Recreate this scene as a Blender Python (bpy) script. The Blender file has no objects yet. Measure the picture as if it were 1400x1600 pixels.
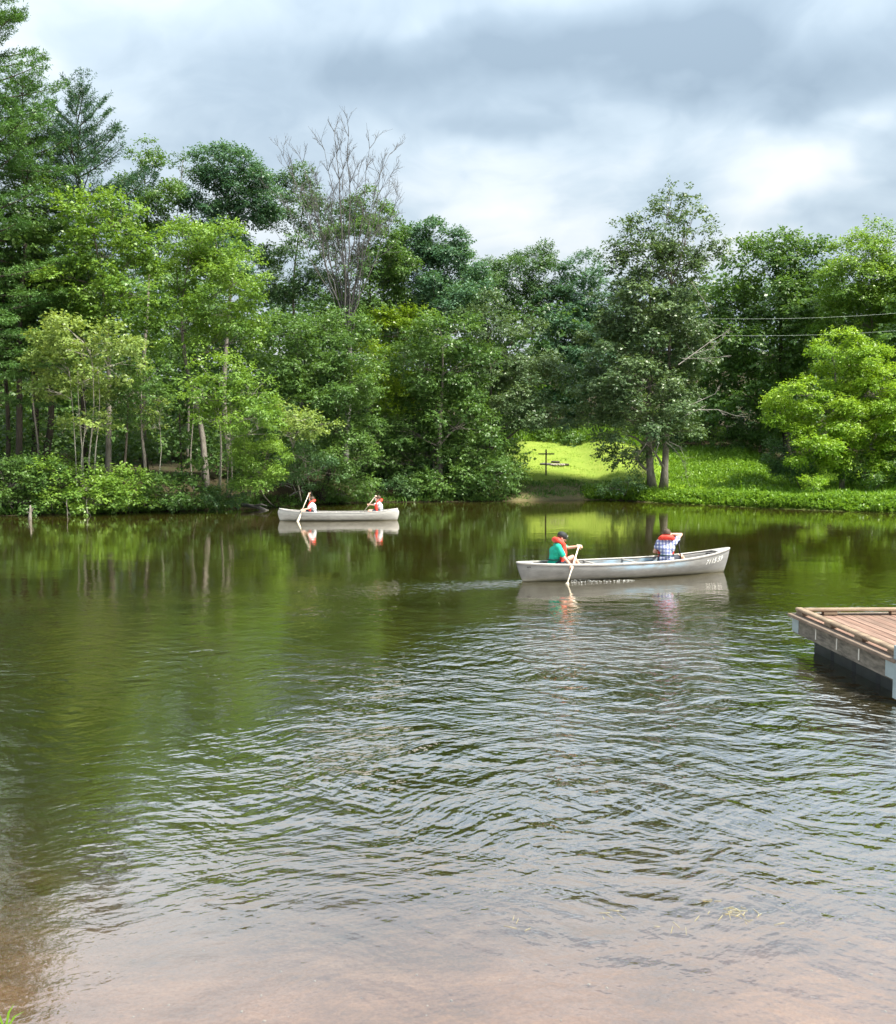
import bpy, bmesh, math, random
import numpy as np
from mathutils import Vector, Matrix
R = math.radians
scene = bpy.context.scene
COL = scene.collection
rng = np.random.default_rng(7)
random.seed(7)

# ------------------------------------------------------------------ camera
CAM_H, FPX, PITCH = 2.9, 1400.0, math.atan(95/1400)
cam_d = bpy.data.cameras.new('camera'); cam = bpy.data.objects.new('camera', cam_d); COL.objects.link(cam)
cam.location = (0, 0, CAM_H); cam.rotation_euler = (math.pi/2-PITCH, 0, 0)
cam_d.sensor_fit = 'HORIZONTAL'; cam_d.sensor_width = 36; cam_d.lens = 36; cam_d.clip_start = .05; cam_d.clip_end = 3000
scene.camera = cam
# ------------------------------------------------------------------ world / sun / exposure
EXPOSURE = 1.3
SUN_EL, SUN_AZ = 57.0, 122.0      # azimuth measured clockwise from +Y: behind the camera, to its right
SUN_STRENGTH, SUN_ANGLE = 5.0, 8.0
SKY_GAIN = .66
vs = scene.view_settings; vs.view_transform = 'Standard'; vs.look = 'None'; vs.gamma = 1; vs.exposure = EXPOSURE; vs.use_curve_mapping = False
scene.cycles.use_denoising = True
scene.cycles.use_adaptive_sampling = True; scene.cycles.adaptive_threshold = .015; scene.cycles.use_light_tree = False
scene.cycles.max_bounces = 6; scene.cycles.diffuse_bounces = 2; scene.cycles.glossy_bounces = 3
scene.cycles.transmission_bounces = 4; scene.cycles.transparent_max_bounces = 8
scene.cycles.sample_clamp_indirect = 6
sd = bpy.data.lights.new('sun', 'SUN'); sd.energy = SUN_STRENGTH; sd.angle = R(SUN_ANGLE); sd.color = (1, .94, .82)
sun = bpy.data.objects.new('sun', sd); COL.objects.link(sun)
sv = Vector((math.sin(R(SUN_AZ))*math.cos(R(SUN_EL)), math.cos(R(SUN_AZ))*math.cos(R(SUN_EL)), math.sin(R(SUN_EL))))
sun.rotation_euler = sv.to_track_quat('Z', 'Y').to_euler(); sun.location = (0, 0, 60)

class NT:
    """small node-tree helper"""
    def __init__(s, tree): s.t = tree; s.n = tree.nodes; s.l = tree.links
    def node(s, typ, **kw):
        nd = s.n.new(typ)
        for k, v in kw.items():
            if k.startswith('in_'): s.inp(nd, k[3:], v)
            else: setattr(nd, k, v)
        return nd
    def inp(s, nd, key, v):
        key = int(key) if key.isdigit() else key
        sock = nd.inputs[key]
        if isinstance(v, bpy.types.NodeSocket): s.l.new(v, sock)
        else: sock.default_value = v
    def math(s, op, a, b=0.0, c=None, clamp=False):
        nd = s.n.new('ShaderNodeMath'); nd.operation = op; nd.use_clamp = clamp
        s.inp(nd, '0', a); s.inp(nd, '1', b)
        if c is not None: s.inp(nd, '2', c)
        return nd.outputs[0]
    def vmath(s, op, a, b=(0, 0, 0)):
        nd = s.n.new('ShaderNodeVectorMath'); nd.operation = op
        s.inp(nd, '0', a); s.inp(nd, '1', b)
        return nd.outputs['Value'] if op in ('LENGTH', 'DOT_PRODUCT', 'DISTANCE') else nd.outputs[0]
    def noise(s, vec, scale, detail=3, rough=.5, distort=0.0):
        nd = s.node('ShaderNodeTexNoise'); s.l.new(vec, nd.inputs['Vector'])
        nd.inputs['Scale'].default_value = scale; nd.inputs['Detail'].default_value = detail
        nd.inputs['Roughness'].default_value = rough; nd.inputs['Distortion'].default_value = distort
        return nd.outputs['Fac']
    def ramp(s, fac, stops, interp='LINEAR'):
        nd = s.node('ShaderNodeValToRGB'); s.l.new(fac, nd.inputs[0]); cr = nd.color_ramp; cr.interpolation = interp
        while len(cr.elements) < len(stops): cr.elements.new(.5)
        for e, (p, c) in zip(cr.elements, stops): e.position = p; e.color = (*c, 1) if len(c) == 3 else c
        return nd.outputs[0]
    def mixc(s, fac, a, b, blend='MIX'):
        nd = s.node('ShaderNodeMix', data_type='RGBA', blend_type=blend)
        for key, v in ((0, fac), (6, a), (7, b)):
            if isinstance(v, tuple) and len(v) == 3: v = (*v, 1)
            s.inp(nd, str(key), v)
        return nd.outputs[2]
    def mapr(s, v, a, b, c=0.0, d=1.0, smooth=True):
        nd = s.node('ShaderNodeMapRange', interpolation_type='SMOOTHSTEP' if smooth else 'LINEAR')
        for k, x in zip(('Value', 'From Min', 'From Max', 'To Min', 'To Max'), (v, a, b, c, d)): s.inp(nd, k, x)
        return nd.outputs[0]

def pix_dir(px, py):
    xc, yc = (px-700)/FPX, (800-py)/FPX
    c, s_ = math.cos(PITCH), math.sin(PITCH)
    return Vector((xc, c+yc*s_, -s_+yc*c))
def at(px, py, Y):
    d = pix_dir(px, py); return Vector((0, 0, CAM_H)) + d*(Y/d.y)
def on_z(px, py, z=0.0):
    d = pix_dir(px, py); return Vector((0, 0, CAM_H)) + d*((z-CAM_H)/d.z)

world = bpy.data.worlds.new('World'); scene.world = world; world.use_nodes = True
W = NT(world.node_tree); W.n.clear()
tc = W.node('ShaderNodeTexCoord'); dirv = W.vmath('NORMALIZE', tc.outputs['Generated'])
sep = W.node('ShaderNodeSeparateXYZ'); W.l.new(dirv, sep.inputs[0])
zc = W.math('MAXIMUM', sep.outputs[2], 0.02)
den = W.math('ADD', zc, .42)
comb = W.node('ShaderNodeCombineXYZ'); W.l.new(W.math('DIVIDE', sep.outputs[0], den), comb.inputs[0]); W.l.new(W.math('DIVIDE', sep.outputs[1], den), comb.inputs[1])
warp = W.node('ShaderNodeTexNoise'); W.l.new(comb.outputs[0], warp.inputs['Vector']); warp.inputs['Scale'].default_value = 3.0; warp.inputs['Detail'].default_value = 4
wv = W.vmath('MULTIPLY', W.vmath('SUBTRACT', warp.outputs['Color'], (.5, .5, .5)), (.30, .30, 0))
pc = W.vmath('ADD', comb.outputs[0], wv)
n1 = W.noise(W.vmath('ADD', pc, (3.1, 7.7, 0)), 1.3, 6, .52)
n2 = W.noise(W.vmath('MULTIPLY', pc, (1, 1.2, 1)), 4.6, 5, .5)
val = W.math('ADD', W.math('MULTIPLY', W.math('SUBTRACT', n1, .5), 1.25), W.math('MULTIPLY', W.math('SUBTRACT', n2, .5), .75))
val = W.math('ADD', val, .575)
# the cloud banks in view: soft masses at their bearing and height
az = W.math('ARCTAN2', sep.outputs[0], sep.outputs[1]); el = W.math('ARCSINE', sep.outputs[2])
wsep = W.node('ShaderNodeSeparateXYZ'); W.l.new(wv, wsep.inputs[0])
azw = W.math('ADD', az, W.math('MULTIPLY', wsep.outputs[0], .9)); elw = W.math('ADD', el, W.math('MULTIPLY', wsep.outputs[1], .55))
for px, py, sx, sy, w in ((760, 105, 420, 55, -.26), (1060, 70, 260, 65, -.24), (620, 150, 150, 55, -.12), (1390, 130, 120, 90, -.30), (800, 235, 90, 26, -.26),
                          (1060, 225, 190, 75, .20), (1290, 220, 100, 45, .42), (1200, 375, 150, 40, .14), (760, 350, 200, 60, .12), (1290, 310, 150, 30, -.10),
                          (700, 20, 120, 25, .12), (1330, 20, 110, 40, .16), (200, 60, 260, 90, .03), (560, 250, 160, 40, -.06), (1000, -420, 1100, 270, .12), (300, 330, 300, 60, .08)):
    d = pix_dir(px, py).normalized(); a0, e0 = math.atan2(d.x, d.y), math.asin(d.z)
    da = W.math('DIVIDE', W.math('SUBTRACT', azw, a0), sx/FPX); de = W.math('DIVIDE', W.math('SUBTRACT', elw, e0), sy/FPX)
    q = W.math('ADD', W.math('MULTIPLY', da, da), W.math('MULTIPLY', de, de))
    g = W.math('EXPONENT', W.math('MULTIPLY', q, -.7))
    val = W.math('MULTIPLY_ADD', g, w, val)
cloud = W.ramp(val, [(.12, (.255, .33, .405)), (.34, (.34, .425, .505)), (.52, (.462, .55, .622)), (.68, (.61, .672, .715)), (.90, (.755, .78, .785))])
sky = W.node('ShaderNodeTexSky', sky_type='NISHITA'); sky.sun_disc = False; sky.sun_elevation = R(SUN_EL); sky.sun_rotation = R(SUN_AZ)
skyc = W.mixc(1.0, sky.outputs[0], (.10, .10, .10), 'MULTIPLY')
full = W.mixc(.93, skyc, cloud)
# overcast skies brighten steadily towards the zenith
bg = W.node('ShaderNodeBackground', in_Color=full, in_Strength=W.math('MULTIPLY', W.math('MULTIPLY_ADD', zc, 1.3, .58), SKY_GAIN))
wo = W.node('ShaderNodeOutputWorld'); W.l.new(bg.outputs[0], wo.inputs[0])

# ------------------------------------------------------------------ object helpers
def link(o, parent=None):
    COL.objects.link(o)
    if parent is not None: o.parent = parent
    return o
def tag(o, label=None, cat=None, group=None, kind=None):
    for k, v in (('label', label), ('category', cat), ('group', group), ('kind', kind)):
        if v: o[k] = v
    return o
def empty(name, loc, label, cat, rz=0, group=None):
    o = bpy.data.objects.new(name, None); o.location = loc; o.rotation_euler = (0, 0, rz); o.empty_display_size = .2
    link(o); return tag(o, label, cat, group)
class MB:
    def __init__(s): s.v = []; s.f = []
    def add(s, v, f):
        b = len(s.v); s.v += [tuple(p) for p in v]; s.f += [tuple(i+b for i in q) for q in f]; return s
    def tube(s, path, rad, n=6, cap=True):
        path = [Vector(p) for p in path]
        if not hasattr(rad, '__len__'): rad = [rad]*len(path)
        b = len(s.v); up = Vector((.31, .87, .2))
        for i, p in enumerate(path):
            t = (path[min(i+1, len(path)-1)]-path[max(i-1, 0)])
            t = t.normalized() if t.length > 1e-9 else Vector((0, 0, 1))
            u = t.cross(up)
            if u.length < .05: u = t.cross(Vector((1, 0, 0)))
            u.normalize(); w = t.cross(u)
            for k in range(n):
                a = 2*math.pi*k/n; s.v.append(tuple(p+(u*math.cos(a)+w*math.sin(a))*rad[i]))
        for i in range(len(path)-1):
            for k in range(n):
                k2 = (k+1) % n; s.f.append((b+i*n+k, b+i*n+k2, b+(i+1)*n+k2, b+(i+1)*n+k))
        if cap:
            s.f.append(tuple(b+k for k in reversed(range(n)))); s.f.append(tuple(b+(len(path)-1)*n+k for k in range(n)))
        return s
    def box(s, c, sx, sy, sz, ax=(1, 0, 0), ay=(0, 1, 0), az=(0, 0, 1), bev=0):
        c, ax, ay, az = Vector(c), Vector(ax), Vector(ay), Vector(az)
        bm = bmesh.new(); bmesh.ops.create_cube(bm, size=1)
        for v in bm.verts: v.co = Vector((v.co.x*sx, v.co.y*sy, v.co.z*sz))
        if bev: bmesh.ops.bevel(bm, geom=bm.edges[:], offset=bev, segments=1, affect='EDGES')
        bm.verts.index_update()
        s.add([c+ax*v.co.x+ay*v.co.y+az*v.co.z for v in bm.verts], [[v.index for v in f.verts] for f in bm.faces]); bm.free(); return s
    def ball(s, c, r, sub=2, scale=(1, 1, 1), rot=None, jit=0):
        bm = bmesh.new(); bmesh.ops.create_icosphere(bm, subdivisions=sub, radius=1)
        bm.verts.index_update(); M = rot if rot else Matrix.Identity(3); out = []
        for v in bm.verts:
            k = 1+jit*(random.random()-.5)
            out.append(Vector(c)+M@Vector((v.co.x*r*scale[0]*k, v.co.y*r*scale[1]*k, v.co.z*r*scale[2]*k)))
        s.add(out, [[v.index for v in f.verts] for f in bm.faces]); bm.free(); return s
    def capsule(s, a, b, ra, rb, n=10):
        a, b = Vector(a), Vector(b); d = b-a; L = d.length
        if L < 1e-6: return s.ball(a, ra)
        t = d/L; path, rad = [], []
        for k in range(5): th = math.pi/2*(1-k/4); path.append(a-t*ra*math.sin(th)); rad.append(max(ra*math.cos(th), ra*.05))
        for k in range(5): th = math.pi/2*k/4; path.append(b+t*rb*math.sin(th)); rad.append(max(rb*math.cos(th), rb*.05))
        return s.tube(path, rad, n)
    def build(s, name, mat, parent=None, smooth=True):
        me = bpy.data.meshes.new(name); me.from_pydata(s.v, [], s.f); me.update()
        if smooth: me.polygons.foreach_set('use_smooth', [True]*len(me.polygons))
        if mat: me.materials.append(mat)
        return link(bpy.data.objects.new(name, me), parent)

# ------------------------------------------------------------------ materials
def new_mat(name):
    m = bpy.data.materials.new(name); m.use_nodes = True; t = NT(m.node_tree); t.n.clear()
    out = t.node('ShaderNodeOutputMaterial'); return m, t, out
def simple(name, c, c2=None, scale=8.0, rough=.6, metal=0.0, bump=0.0, stretch=(1, 1, 1), spec=.4, detail=5):
    m, t, out = new_mat(name)
    co = t.node('ShaderNodeTexCoord').outputs['Object']; v = t.vmath('MULTIPLY', co, stretch)
    n = t.noise(v, scale, detail, .6)
    c2 = c2 or tuple(x*.72 for x in c)
    colr = t.ramp(n, [(.3, c2), (.68, c)])
    b = t.node('ShaderNodeBsdfPrincipled', in_Roughness=rough, in_Metallic=metal); t.l.new(colr, b.inputs['Base Color'])
    b.inputs['Specular IOR Level'].default_value = spec
    if bump:
        bp = t.node('ShaderNodeBump', in_Strength=.6, in_Distance=bump); t.l.new(n, bp.inputs['Height']); t.l.new(bp.outputs[0], b.inputs['Normal'])
    t.l.new(b.outputs[0], out.inputs[0]); return m
def leaf_mat(name, dark, light, trans=.38, rough=.42):
    m, t, out = new_mat(name)
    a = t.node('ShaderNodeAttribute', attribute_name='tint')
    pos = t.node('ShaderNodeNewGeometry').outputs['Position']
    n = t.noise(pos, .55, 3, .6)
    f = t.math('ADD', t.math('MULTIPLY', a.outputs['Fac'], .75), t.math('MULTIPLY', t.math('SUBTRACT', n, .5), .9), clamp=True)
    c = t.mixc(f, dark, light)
    b = t.node('ShaderNodeBsdfPrincipled', in_Roughness=rough); t.l.new(c, b.inputs['Base Color']); b.inputs['Specular IOR Level'].default_value = .4
    tr = t.node('ShaderNodeBsdfTranslucent'); t.l.new(t.mixc(1.0, c, (1.25, 1.2, .55), 'MULTIPLY'), tr.inputs[0])
    mx = t.node('ShaderNodeMixShader', in_0=trans); t.l.new(b.outputs[0], mx.inputs[1]); t.l.new(tr.outputs[0], mx.inputs[2])
    t.l.new(mx.outputs[0], out.inputs[0]); return m
LM = {
 'bright': leaf_mat('leaf_bright_green', (.085, .18, .030), (.235, .375, .055)),
 'lime':   leaf_mat('leaf_lime', (.13, .26, .018), (.31, .46, .04)),
 'pale':   leaf_mat('leaf_pale_green', (.11, .19, .04), (.31, .40, .11)),
 'mid':    leaf_mat('leaf_mid_green', (.050, .115, .028), (.135, .24, .055)),
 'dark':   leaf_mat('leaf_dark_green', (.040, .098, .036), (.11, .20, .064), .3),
 'blue':   leaf_mat('leaf_blue_green', (.044, .11, .058), (.105, .21, .11), .34),
 'olive':  leaf_mat('leaf_olive', (.05, .10, .04), (.14, .21, .085), .3),
 'yellow': leaf_mat('leaf_yellow_green', (.10, .19, .014), (.22, .33, .025)),
 'needle': leaf_mat('pine_needles', (.05, .13, .034), (.14, .27, .065), .25),
 'needle_dark': leaf_mat('pine_needles_dark', (.028, .08, .045), (.075, .16, .075), .2),
 'grass':  leaf_mat('weed_leaves', (.10, .21, .020), (.22, .36, .04), .35),
 'grass_dark': leaf_mat('weed_leaves_dark', (.05, .12, .022), (.12, .23, .035), .35),
}
BARK = simple('bark_grey', (.20, .185, .16), (.085, .075, .06), 6, .9, 0, .03, (3, 3, .6))
BARK_PALE = simple('bark_pale', (.42, .40, .34), (.20, .19, .155), 6, .9, 0, .02, (3, 3, .5))
BARK_DARK = simple('bark_dark', (.075, .065, .05), (.03, .026, .02), 6, .95, 0, .03, (3, 3, .6))
DEAD = simple('dead_wood', (.125, .122, .118), (.065, .062, .06), 5, .9, 0, .01, (3, 3, .6))

# ------------------------------------------------------------------ terrain
SH = [(-1500, 814), (-700, 808), (-200, 806), (0, 806), (150, 803), (250, 800), (330, 797), (430, 793), (520, 787), (600, 785), (700, 784), (800, 783), (900, 781),
      (955, 781), (1000, 784), (1100, 789), (1200, 794), (1300, 798), (1400, 801), (1600, 806), (2400, 812)]
_sh = [on_z(px, py) for px, py in SH]
SHX = np.array([p.x for p in _sh]); SHY = np.array([p.y for p in _sh])
def sstep(a, b, x):
    t = np.clip((x-a)/(b-a), 0, 1); return t*t*(3-2*t)
def vnoise(x, y, s, seed=0):
    xs, ys = x*s+seed*17.3, y*s+seed*9.1
    return (np.sin(xs*1.3+2*np.sin(ys*.7+seed))+np.sin(ys*1.7+1.5*np.sin(xs*.9))+np.sin((xs+ys)*2.3+seed)*.6)/2.6
def terrain(x, y):
    x = np.asarray(x, float); y = np.asarray(y, float)
    ys = np.interp(x, SHX, SHY)+.25*vnoise(x, x*0, .8, 3)
    t = y-ys; u = x/np.maximum(y, 1)*1400+700; tp = np.maximum(t, 0)
    left = 1.25*sstep(0, 4.5, tp)+.05*tp+.12*vnoise(x, y, .5, 1)*sstep(0, 3, tp)
    lawn = .12*sstep(0, .5, tp)+.205*np.minimum(tp, 18)+.08*np.maximum(tp-18, 0)
    right = .28*sstep(0, 1, tp)+.055*np.minimum(tp, 10)+.13*np.maximum(tp-16, 0)*sstep(16, 22, tp)+.05*vnoise(x, y, .9, 2)*sstep(0, 2, tp)
    hump = .28*sstep(0, 1, tp)+.055*np.minimum(tp, 4)+.125*np.maximum(tp-4, 0)+.05*vnoise(x, y, .9, 2)*sstep(0, 2, tp)
    right = right+(hump-right)*(1-sstep(1150, 1230, u))
    wl = 1-sstep(765, 815, u); wr = sstep(955, 1060, u)
    land = left*wl+right*wr+lawn*np.clip(1-wl-wr, 0, 1)
    land = np.where(tp > 60, land+.06*(tp-60), land)
    land = np.minimum(land, 26)
    farbed = -1.9*sstep(0, 7, -t)-.03*np.maximum(-t-7, 0)
    s = y-3.3-.12*np.sin(x*.7)-.02*x
    near = np.where(s < 0, np.minimum(-.40*s, 1.6), -.045*s-.075*np.maximum(s-1.4, 0)-.05*np.maximum(s-6, 0))
    near = near+.012*vnoise(x, y, 2.2, 5)*sstep(-.3, .5, s)
    return np.where(t > 0, land, np.maximum(np.maximum(farbed, near), -4))
def gz(x, y): return float(terrain(x, y))
def shore_y(x): return float(np.interp(x, SHX, SHY))
def on_ground(px, py, y0=38.0):
    d = pix_dir(px, py); yy = np.arange(y0, 120, .1); zz = CAM_H+d.z/d.y*yy; hit = np.nonzero(zz <= terrain(d.x/d.y*yy, yy))[0]
    Yg = yy[hit[0]] if len(hit) else 60.; X = d.x/d.y*Yg; return Vector((X, Yg, gz(X, Yg)))
def axis(segs):
    out = []
    for a, b, st in segs: out += list(np.arange(a, b, st))
    return np.array(out+[segs[-1][1]])
def grid_mesh(name, X, Y, zf):
    gx, gy = np.meshgrid(X, Y); z = zf(gx, gy); nx, ny = len(X), len(Y)
    co = np.stack([gx, gy, z], -1).reshape(-1, 3)
    i = np.arange((ny-1)*(nx-1)); r, c = i//(nx-1), i % (nx-1); a = r*nx+c
    return raw_mesh(name, co, np.stack([a, a+1, a+1+nx, a+nx], -1)), co
def raw_mesh(name, co, quads):
    me = bpy.data.meshes.new(name); me.vertices.add(len(co)); me.vertices.foreach_set('co', np.ascontiguousarray(co, dtype=np.float32).ravel())
    k = quads.shape[1]; me.loops.add(quads.size); me.loops.foreach_set('vertex_index', np.ascontiguousarray(quads, dtype=np.int32).ravel())
    me.polygons.add(len(quads)); me.polygons.foreach_set('loop_start', np.arange(0, quads.size, k, dtype=np.int32))
    me.update(calc_edges=True); return me
def vattr(me, name, arr, domain='POINT'):
    a = me.attributes.new(name, 'FLOAT', domain); a.data.foreach_set('value', np.ascontiguousarray(arr, dtype=np.float32))
XS = axis([(-700, -120, 40), (-120, -40, 5), (-40, 40, .4), (40, 120, 5), (120, 700, 40)])
YS = axis([(-300, -20, 40), (-20, 2, 1), (2, 14, .2), (14, 36, 1), (36, 80, .35), (80, 130, 4), (130, 900, 40)])
gm, co = grid_mesh('ground', XS, YS, terrain)
gm.polygons.foreach_set('use_smooth', np.ones(len(gm.polygons), bool))
x, y = co[:, 0], co[:, 1]; t_ = y-np.interp(x, SHX, SHY); u_ = x/np.maximum(y, 1)*1400+700
lawn_w = sstep(775, 830, u_)*(1-sstep(985, 1010, u_))*sstep(2.6, 5.0, t_+.9*vnoise(x, y, .7, 4))*(1-sstep(19, 22, t_))
meadow = sstep(1000, 1040, u_)*sstep(-.2, .5, t_)*(1-sstep(21, 26, t_))
dirt = sstep(790, 810, u_)*(1-sstep(930, 985, u_))*(1-sstep(2.4, 4.2, t_))*sstep(-.6, .2, t_)
vattr(gm, 'lawn', lawn_w); vattr(gm, 'meadow', meadow); vattr(gm, 'dirt', dirt); vattr(gm, 'bed', 1-sstep(-1.6, -.5, t_))
m, t, out = new_mat('ground_surface')
pos = t.node('ShaderNodeNewGeometry').outputs['Position']
A = lambda n: t.node('ShaderNodeAttribute', attribute_name=n).outputs['Fac']
na, nb, nc = t.noise(pos, 1.1, 6, .6), t.noise(pos, 9, 5, .6), t.noise(pos, 45, 4, .65)
mixn = t.math('ADD', t.math('MULTIPLY', na, .5), t.math('MULTIPLY', nb, .5))
litter = t.ramp(mixn, [(.3, (.02, .018, .010)), (.5, (.04, .032, .018)), (.64, (.03, .05, .014))])
lawnc = t.ramp(mixn, [(.3, (.12, .18, .026)), (.5, (.175, .24, .038)), (.68, (.23, .265, .05))])
meadc = t.ramp(mixn, [(.3, (.10, .19, .014)), (.6, (.21, .33, .022))])
dirtc = t.ramp(nb, [(.3, (.08, .10, .03)), (.6, (.155, .12, .07))])
bedn = t.math('ADD', t.math('MULTIPLY', t.noise(t.vmath('MULTIPLY', pos, (.8, 2.0, 1)), 1.6, 5, .6), .6), t.math('MULTIPLY', nc, .4))
bedc = t.ramp(bedn, [(.34, (.075, .034, .019)), (.46, (.14, .068, .039)), (.56, (.205, .108, .066)), (.70, (.30, .19, .13))])
c = t.mixc(A('meadow'), litter, meadc); c = t.mixc(A('lawn'), c, lawnc); c = t.mixc(A('dirt'), c, dirtc); c = t.mixc(A('bed'), c, bedc)
b = t.node('ShaderNodeBsdfPrincipled', in_Roughness=.95); t.l.new(c, b.inputs['Base Color']); b.inputs['Specular IOR Level'].default_value = .1
bp = t.node('ShaderNodeBump', in_Strength=.5, in_Distance=.02); t.l.new(t.math('ADD', nb, t.math('MULTIPLY', nc, .4)), bp.inputs['Height']); t.l.new(bp.outputs[0], b.inputs['Normal'])
t.l.new(b.outputs[0], out.inputs[0]); gm.materials.append(m)
ground = link(bpy.data.objects.new('ground', gm)); tag(ground, 'wooded banks, lawn and reddish sandy lake bed', 'ground', kind='structure')

# ------------------------------------------------------------------ water
wx = axis([(-130, -45, 10), (-45, -12, 1.0), (-12, 12, .25), (12, 45, 1.0), (45, 130, 10)]); wy = axis([(2.6, 14, .2), (14, 60, .8)])
wm, wco = grid_mesh('lake_water', wx, wy, lambda a, b_: a*0.0)
vattr(wm, 'depth', np.maximum(-terrain(wco[:, 0], wco[:, 1]), 0))
m, t, out = new_mat('lake_water')
geo = t.node('ShaderNodeNewGeometry'); pos = geo.outputs['Position']
sp = t.node('ShaderNodeSeparateXYZ'); t.l.new(pos, sp.inputs[0]); px_, py_ = sp.outputs[0], sp.outputs[1]
wob = t.node('ShaderNodeTexNoise'); t.l.new(pos, wob.inputs['Vector']); wob.inputs['Scale'].default_value = .45; wob.inputs['Detail'].default_value = 2
posw = t.vmath('ADD', pos, t.vmath('MULTIPLY', t.vmath('SUBTRACT', wob.outputs['Color'], (.5, .5, .5)), (1.1, 1.1, 0)))
def ctr(n): return t.math('SUBTRACT', n, .5)
def rot(v, deg):
    nd = t.node('ShaderNodeVectorRotate', rotation_type='Z_AXIS', in_Angle=R(deg)); t.l.new(v, nd.inputs['Vector']); return nd.outputs[0]
r1 = t.math('ADD', ctr(t.noise(t.vmath('MULTIPLY', rot(posw, 24), (1.9, 5.0, 1)), 1.0, 2.5, .52)), ctr(t.noise(t.vmath('MULTIPLY', rot(posw, -28), (2.3, 6.0, 1)), 1.0, 2.5, .52)))
r2 = t.math('ADD', ctr(t.noise(t.vmath('MULTIPLY', rot(posw, 35), (8, 14, 1)), 1.0, 2, .5)), ctr(t.noise(t.vmath('MULTIPLY', rot(posw, -18), (9, 17, 1)), 1.0, 2, .5)))
r3 = ctr(t.noise(t.vmath('MULTIPLY', pos, (.45, .95, 1)), 1.0, 2, .5))
r4 = ctr(t.noise(t.vmath('MULTIPLY', pos, (17, 26, 1)), 1.0, 2, .5))
def rings(cx, cy, lam, fall, amp, start):
    d = t.vmath('LENGTH', t.vmath('SUBTRACT', t.vmath('MULTIPLY', posw, (1, 1, 0)), (cx, cy, 0)))
    s_ = t.math('SINE', t.math('MULTIPLY', d, 2*math.pi/lam))
    e = t.math('EXPONENT', t.math('MULTIPLY', d, -1/fall))
    return t.math('MULTIPLY', t.math('MULTIPLY', s_, e), amp)
ringsum = t.math('ADD', rings(2.6, 18.6, .62, 6.5, .008, 0), rings(7.4, 13.0, .45, 5.0, .004, 0))
ringsum = t.math('ADD', ringsum, rings(-6.0, 37.5, .55, 5.0, .004, 0))
big = t.noise(t.vmath('MULTIPLY', pos, (.16, .22, 1)), 1.0, 2, .5)
patch = t.mapr(big, .38, .60, .45, 1.25)
ratio = t.math('DIVIDE', px_, t.math('MAXIMUM', py_, 1.0))
bound = t.math('MULTIPLY_ADD', py_, .0475, -.64)
lateral = t.mapr(t.math('SUBTRACT', ratio, bound), -.10, .12, .32, 1.0)
farf = t.math('MULTIPLY', t.mapr(py_, 12.5, 20, 1.0, .09), t.mapr(py_, 8, 11, 1.0, 1.2))
shal = t.mapr(py_, 4.4, 8.2, .22, 1.0)
msk = t.math('MULTIPLY', t.math('MULTIPLY', patch, lateral), t.math('MULTIPLY', farf, shal))
h = t.math('ADD', t.math('MULTIPLY', r1, .038), t.math('MULTIPLY', r2, .0055))
r0 = ctr(t.noise(t.vmath('MULTIPLY', posw, (.9, 2.1, 1)), 1.0, 1, .5))
h = t.math('MULTIPLY_ADD', r0, .040, h)
h = t.math('MULTIPLY', t.math('ADD', h, ringsum), msk)
# wake of the near canoe: chop behind the stern and along the hull
wa, wb = on_z(816, 909), on_z(1131, 893); wd_ = (wb-wa).normalized(); wc = (wa+wb)/2
rel = t.vmath('SUBTRACT', pos, tuple(wc)); xl = t.vmath('DOT_PRODUCT', rel, tuple(wd_)); yl = t.vmath('DOT_PRODUCT', rel, (-wd_.y, wd_.x, 0))
beh = t.math('MAXIMUM', t.math('SUBTRACT', t.math('MULTIPLY', xl, -1.0), 2.3), 0.0)
q = t.math('DIVIDE', t.math('ADD', yl, .15), t.math('MULTIPLY_ADD', beh, .30, .30)); trail = t.math('MULTIPLY', t.math('EXPONENT', t.math('MULTIPLY', t.math('MULTIPLY', q, q), -1.0)), t.math('EXPONENT', t.math('MULTIPLY', beh, -.45)))
trail = t.math('MULTIPLY', trail, t.mapr(xl, -2.0, -2.5))
q2 = t.math('DIVIDE', t.math('ADD', yl, .62), .24); side = t.math('MULTIPLY', t.math('EXPONENT', t.math('MULTIPLY', t.math('MULTIPLY', q2, q2), -1.0)), t.mapr(t.math('ABSOLUTE', t.math('ADD', xl, .9)), 1.9, .6))
chop = ctr(t.noise(t.vmath('MULTIPLY', pos, (5, 11, 1)), 1.0, 2, .5))
h = t.math('MULTIPLY_ADD', chop, t.math('MULTIPLY', t.math('ADD', trail, t.math('MULTIPLY', side, .6)), .075), h)
h = t.math('ADD', h, t.math('MULTIPLY', r3, t.mapr(py_, 15, 32, .012, .003)))
h = t.math('ADD', h, t.math('MULTIPLY', t.math('MULTIPLY', r4, .0013), t.mapr(py_, 7, 30, 1.0, .25)))
bp = t.node('ShaderNodeBump', in_Strength=1.0, in_Distance=1.0); t.l.new(h, bp.inputs['Height'])
fr = t.node('ShaderNodeFresnel', in_IOR=1.333); t.l.new(bp.outputs[0], fr.inputs['Normal'])
refl = t.math('MINIMUM', t.math('MULTIPLY', t.math('POWER', fr.outputs[0], 1.0), 6.0), .70)
gl = t.node('ShaderNodeBsdfGlossy', in_Roughness=.008); gl.inputs['Color'].default_value = (1, .97, .93, 1); t.l.new(bp.outputs[0], gl.inputs['Normal'])
dep = t.node('ShaderNodeAttribute', attribute_name='depth').outputs['Fac']
murk_n = t.noise(pos, .5, 4, .55)
murk = t.node('ShaderNodeBsdfDiffuse'); t.l.new(t.ramp(murk_n, [(.3, (.015, .013, .002)), (.7, (.028, .0235, .004))]), murk.inputs[0])
op = t.math('SUBTRACT', 1.0, t.math('EXPONENT', t.math('MULTIPLY', dep, -2.6)))
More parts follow.
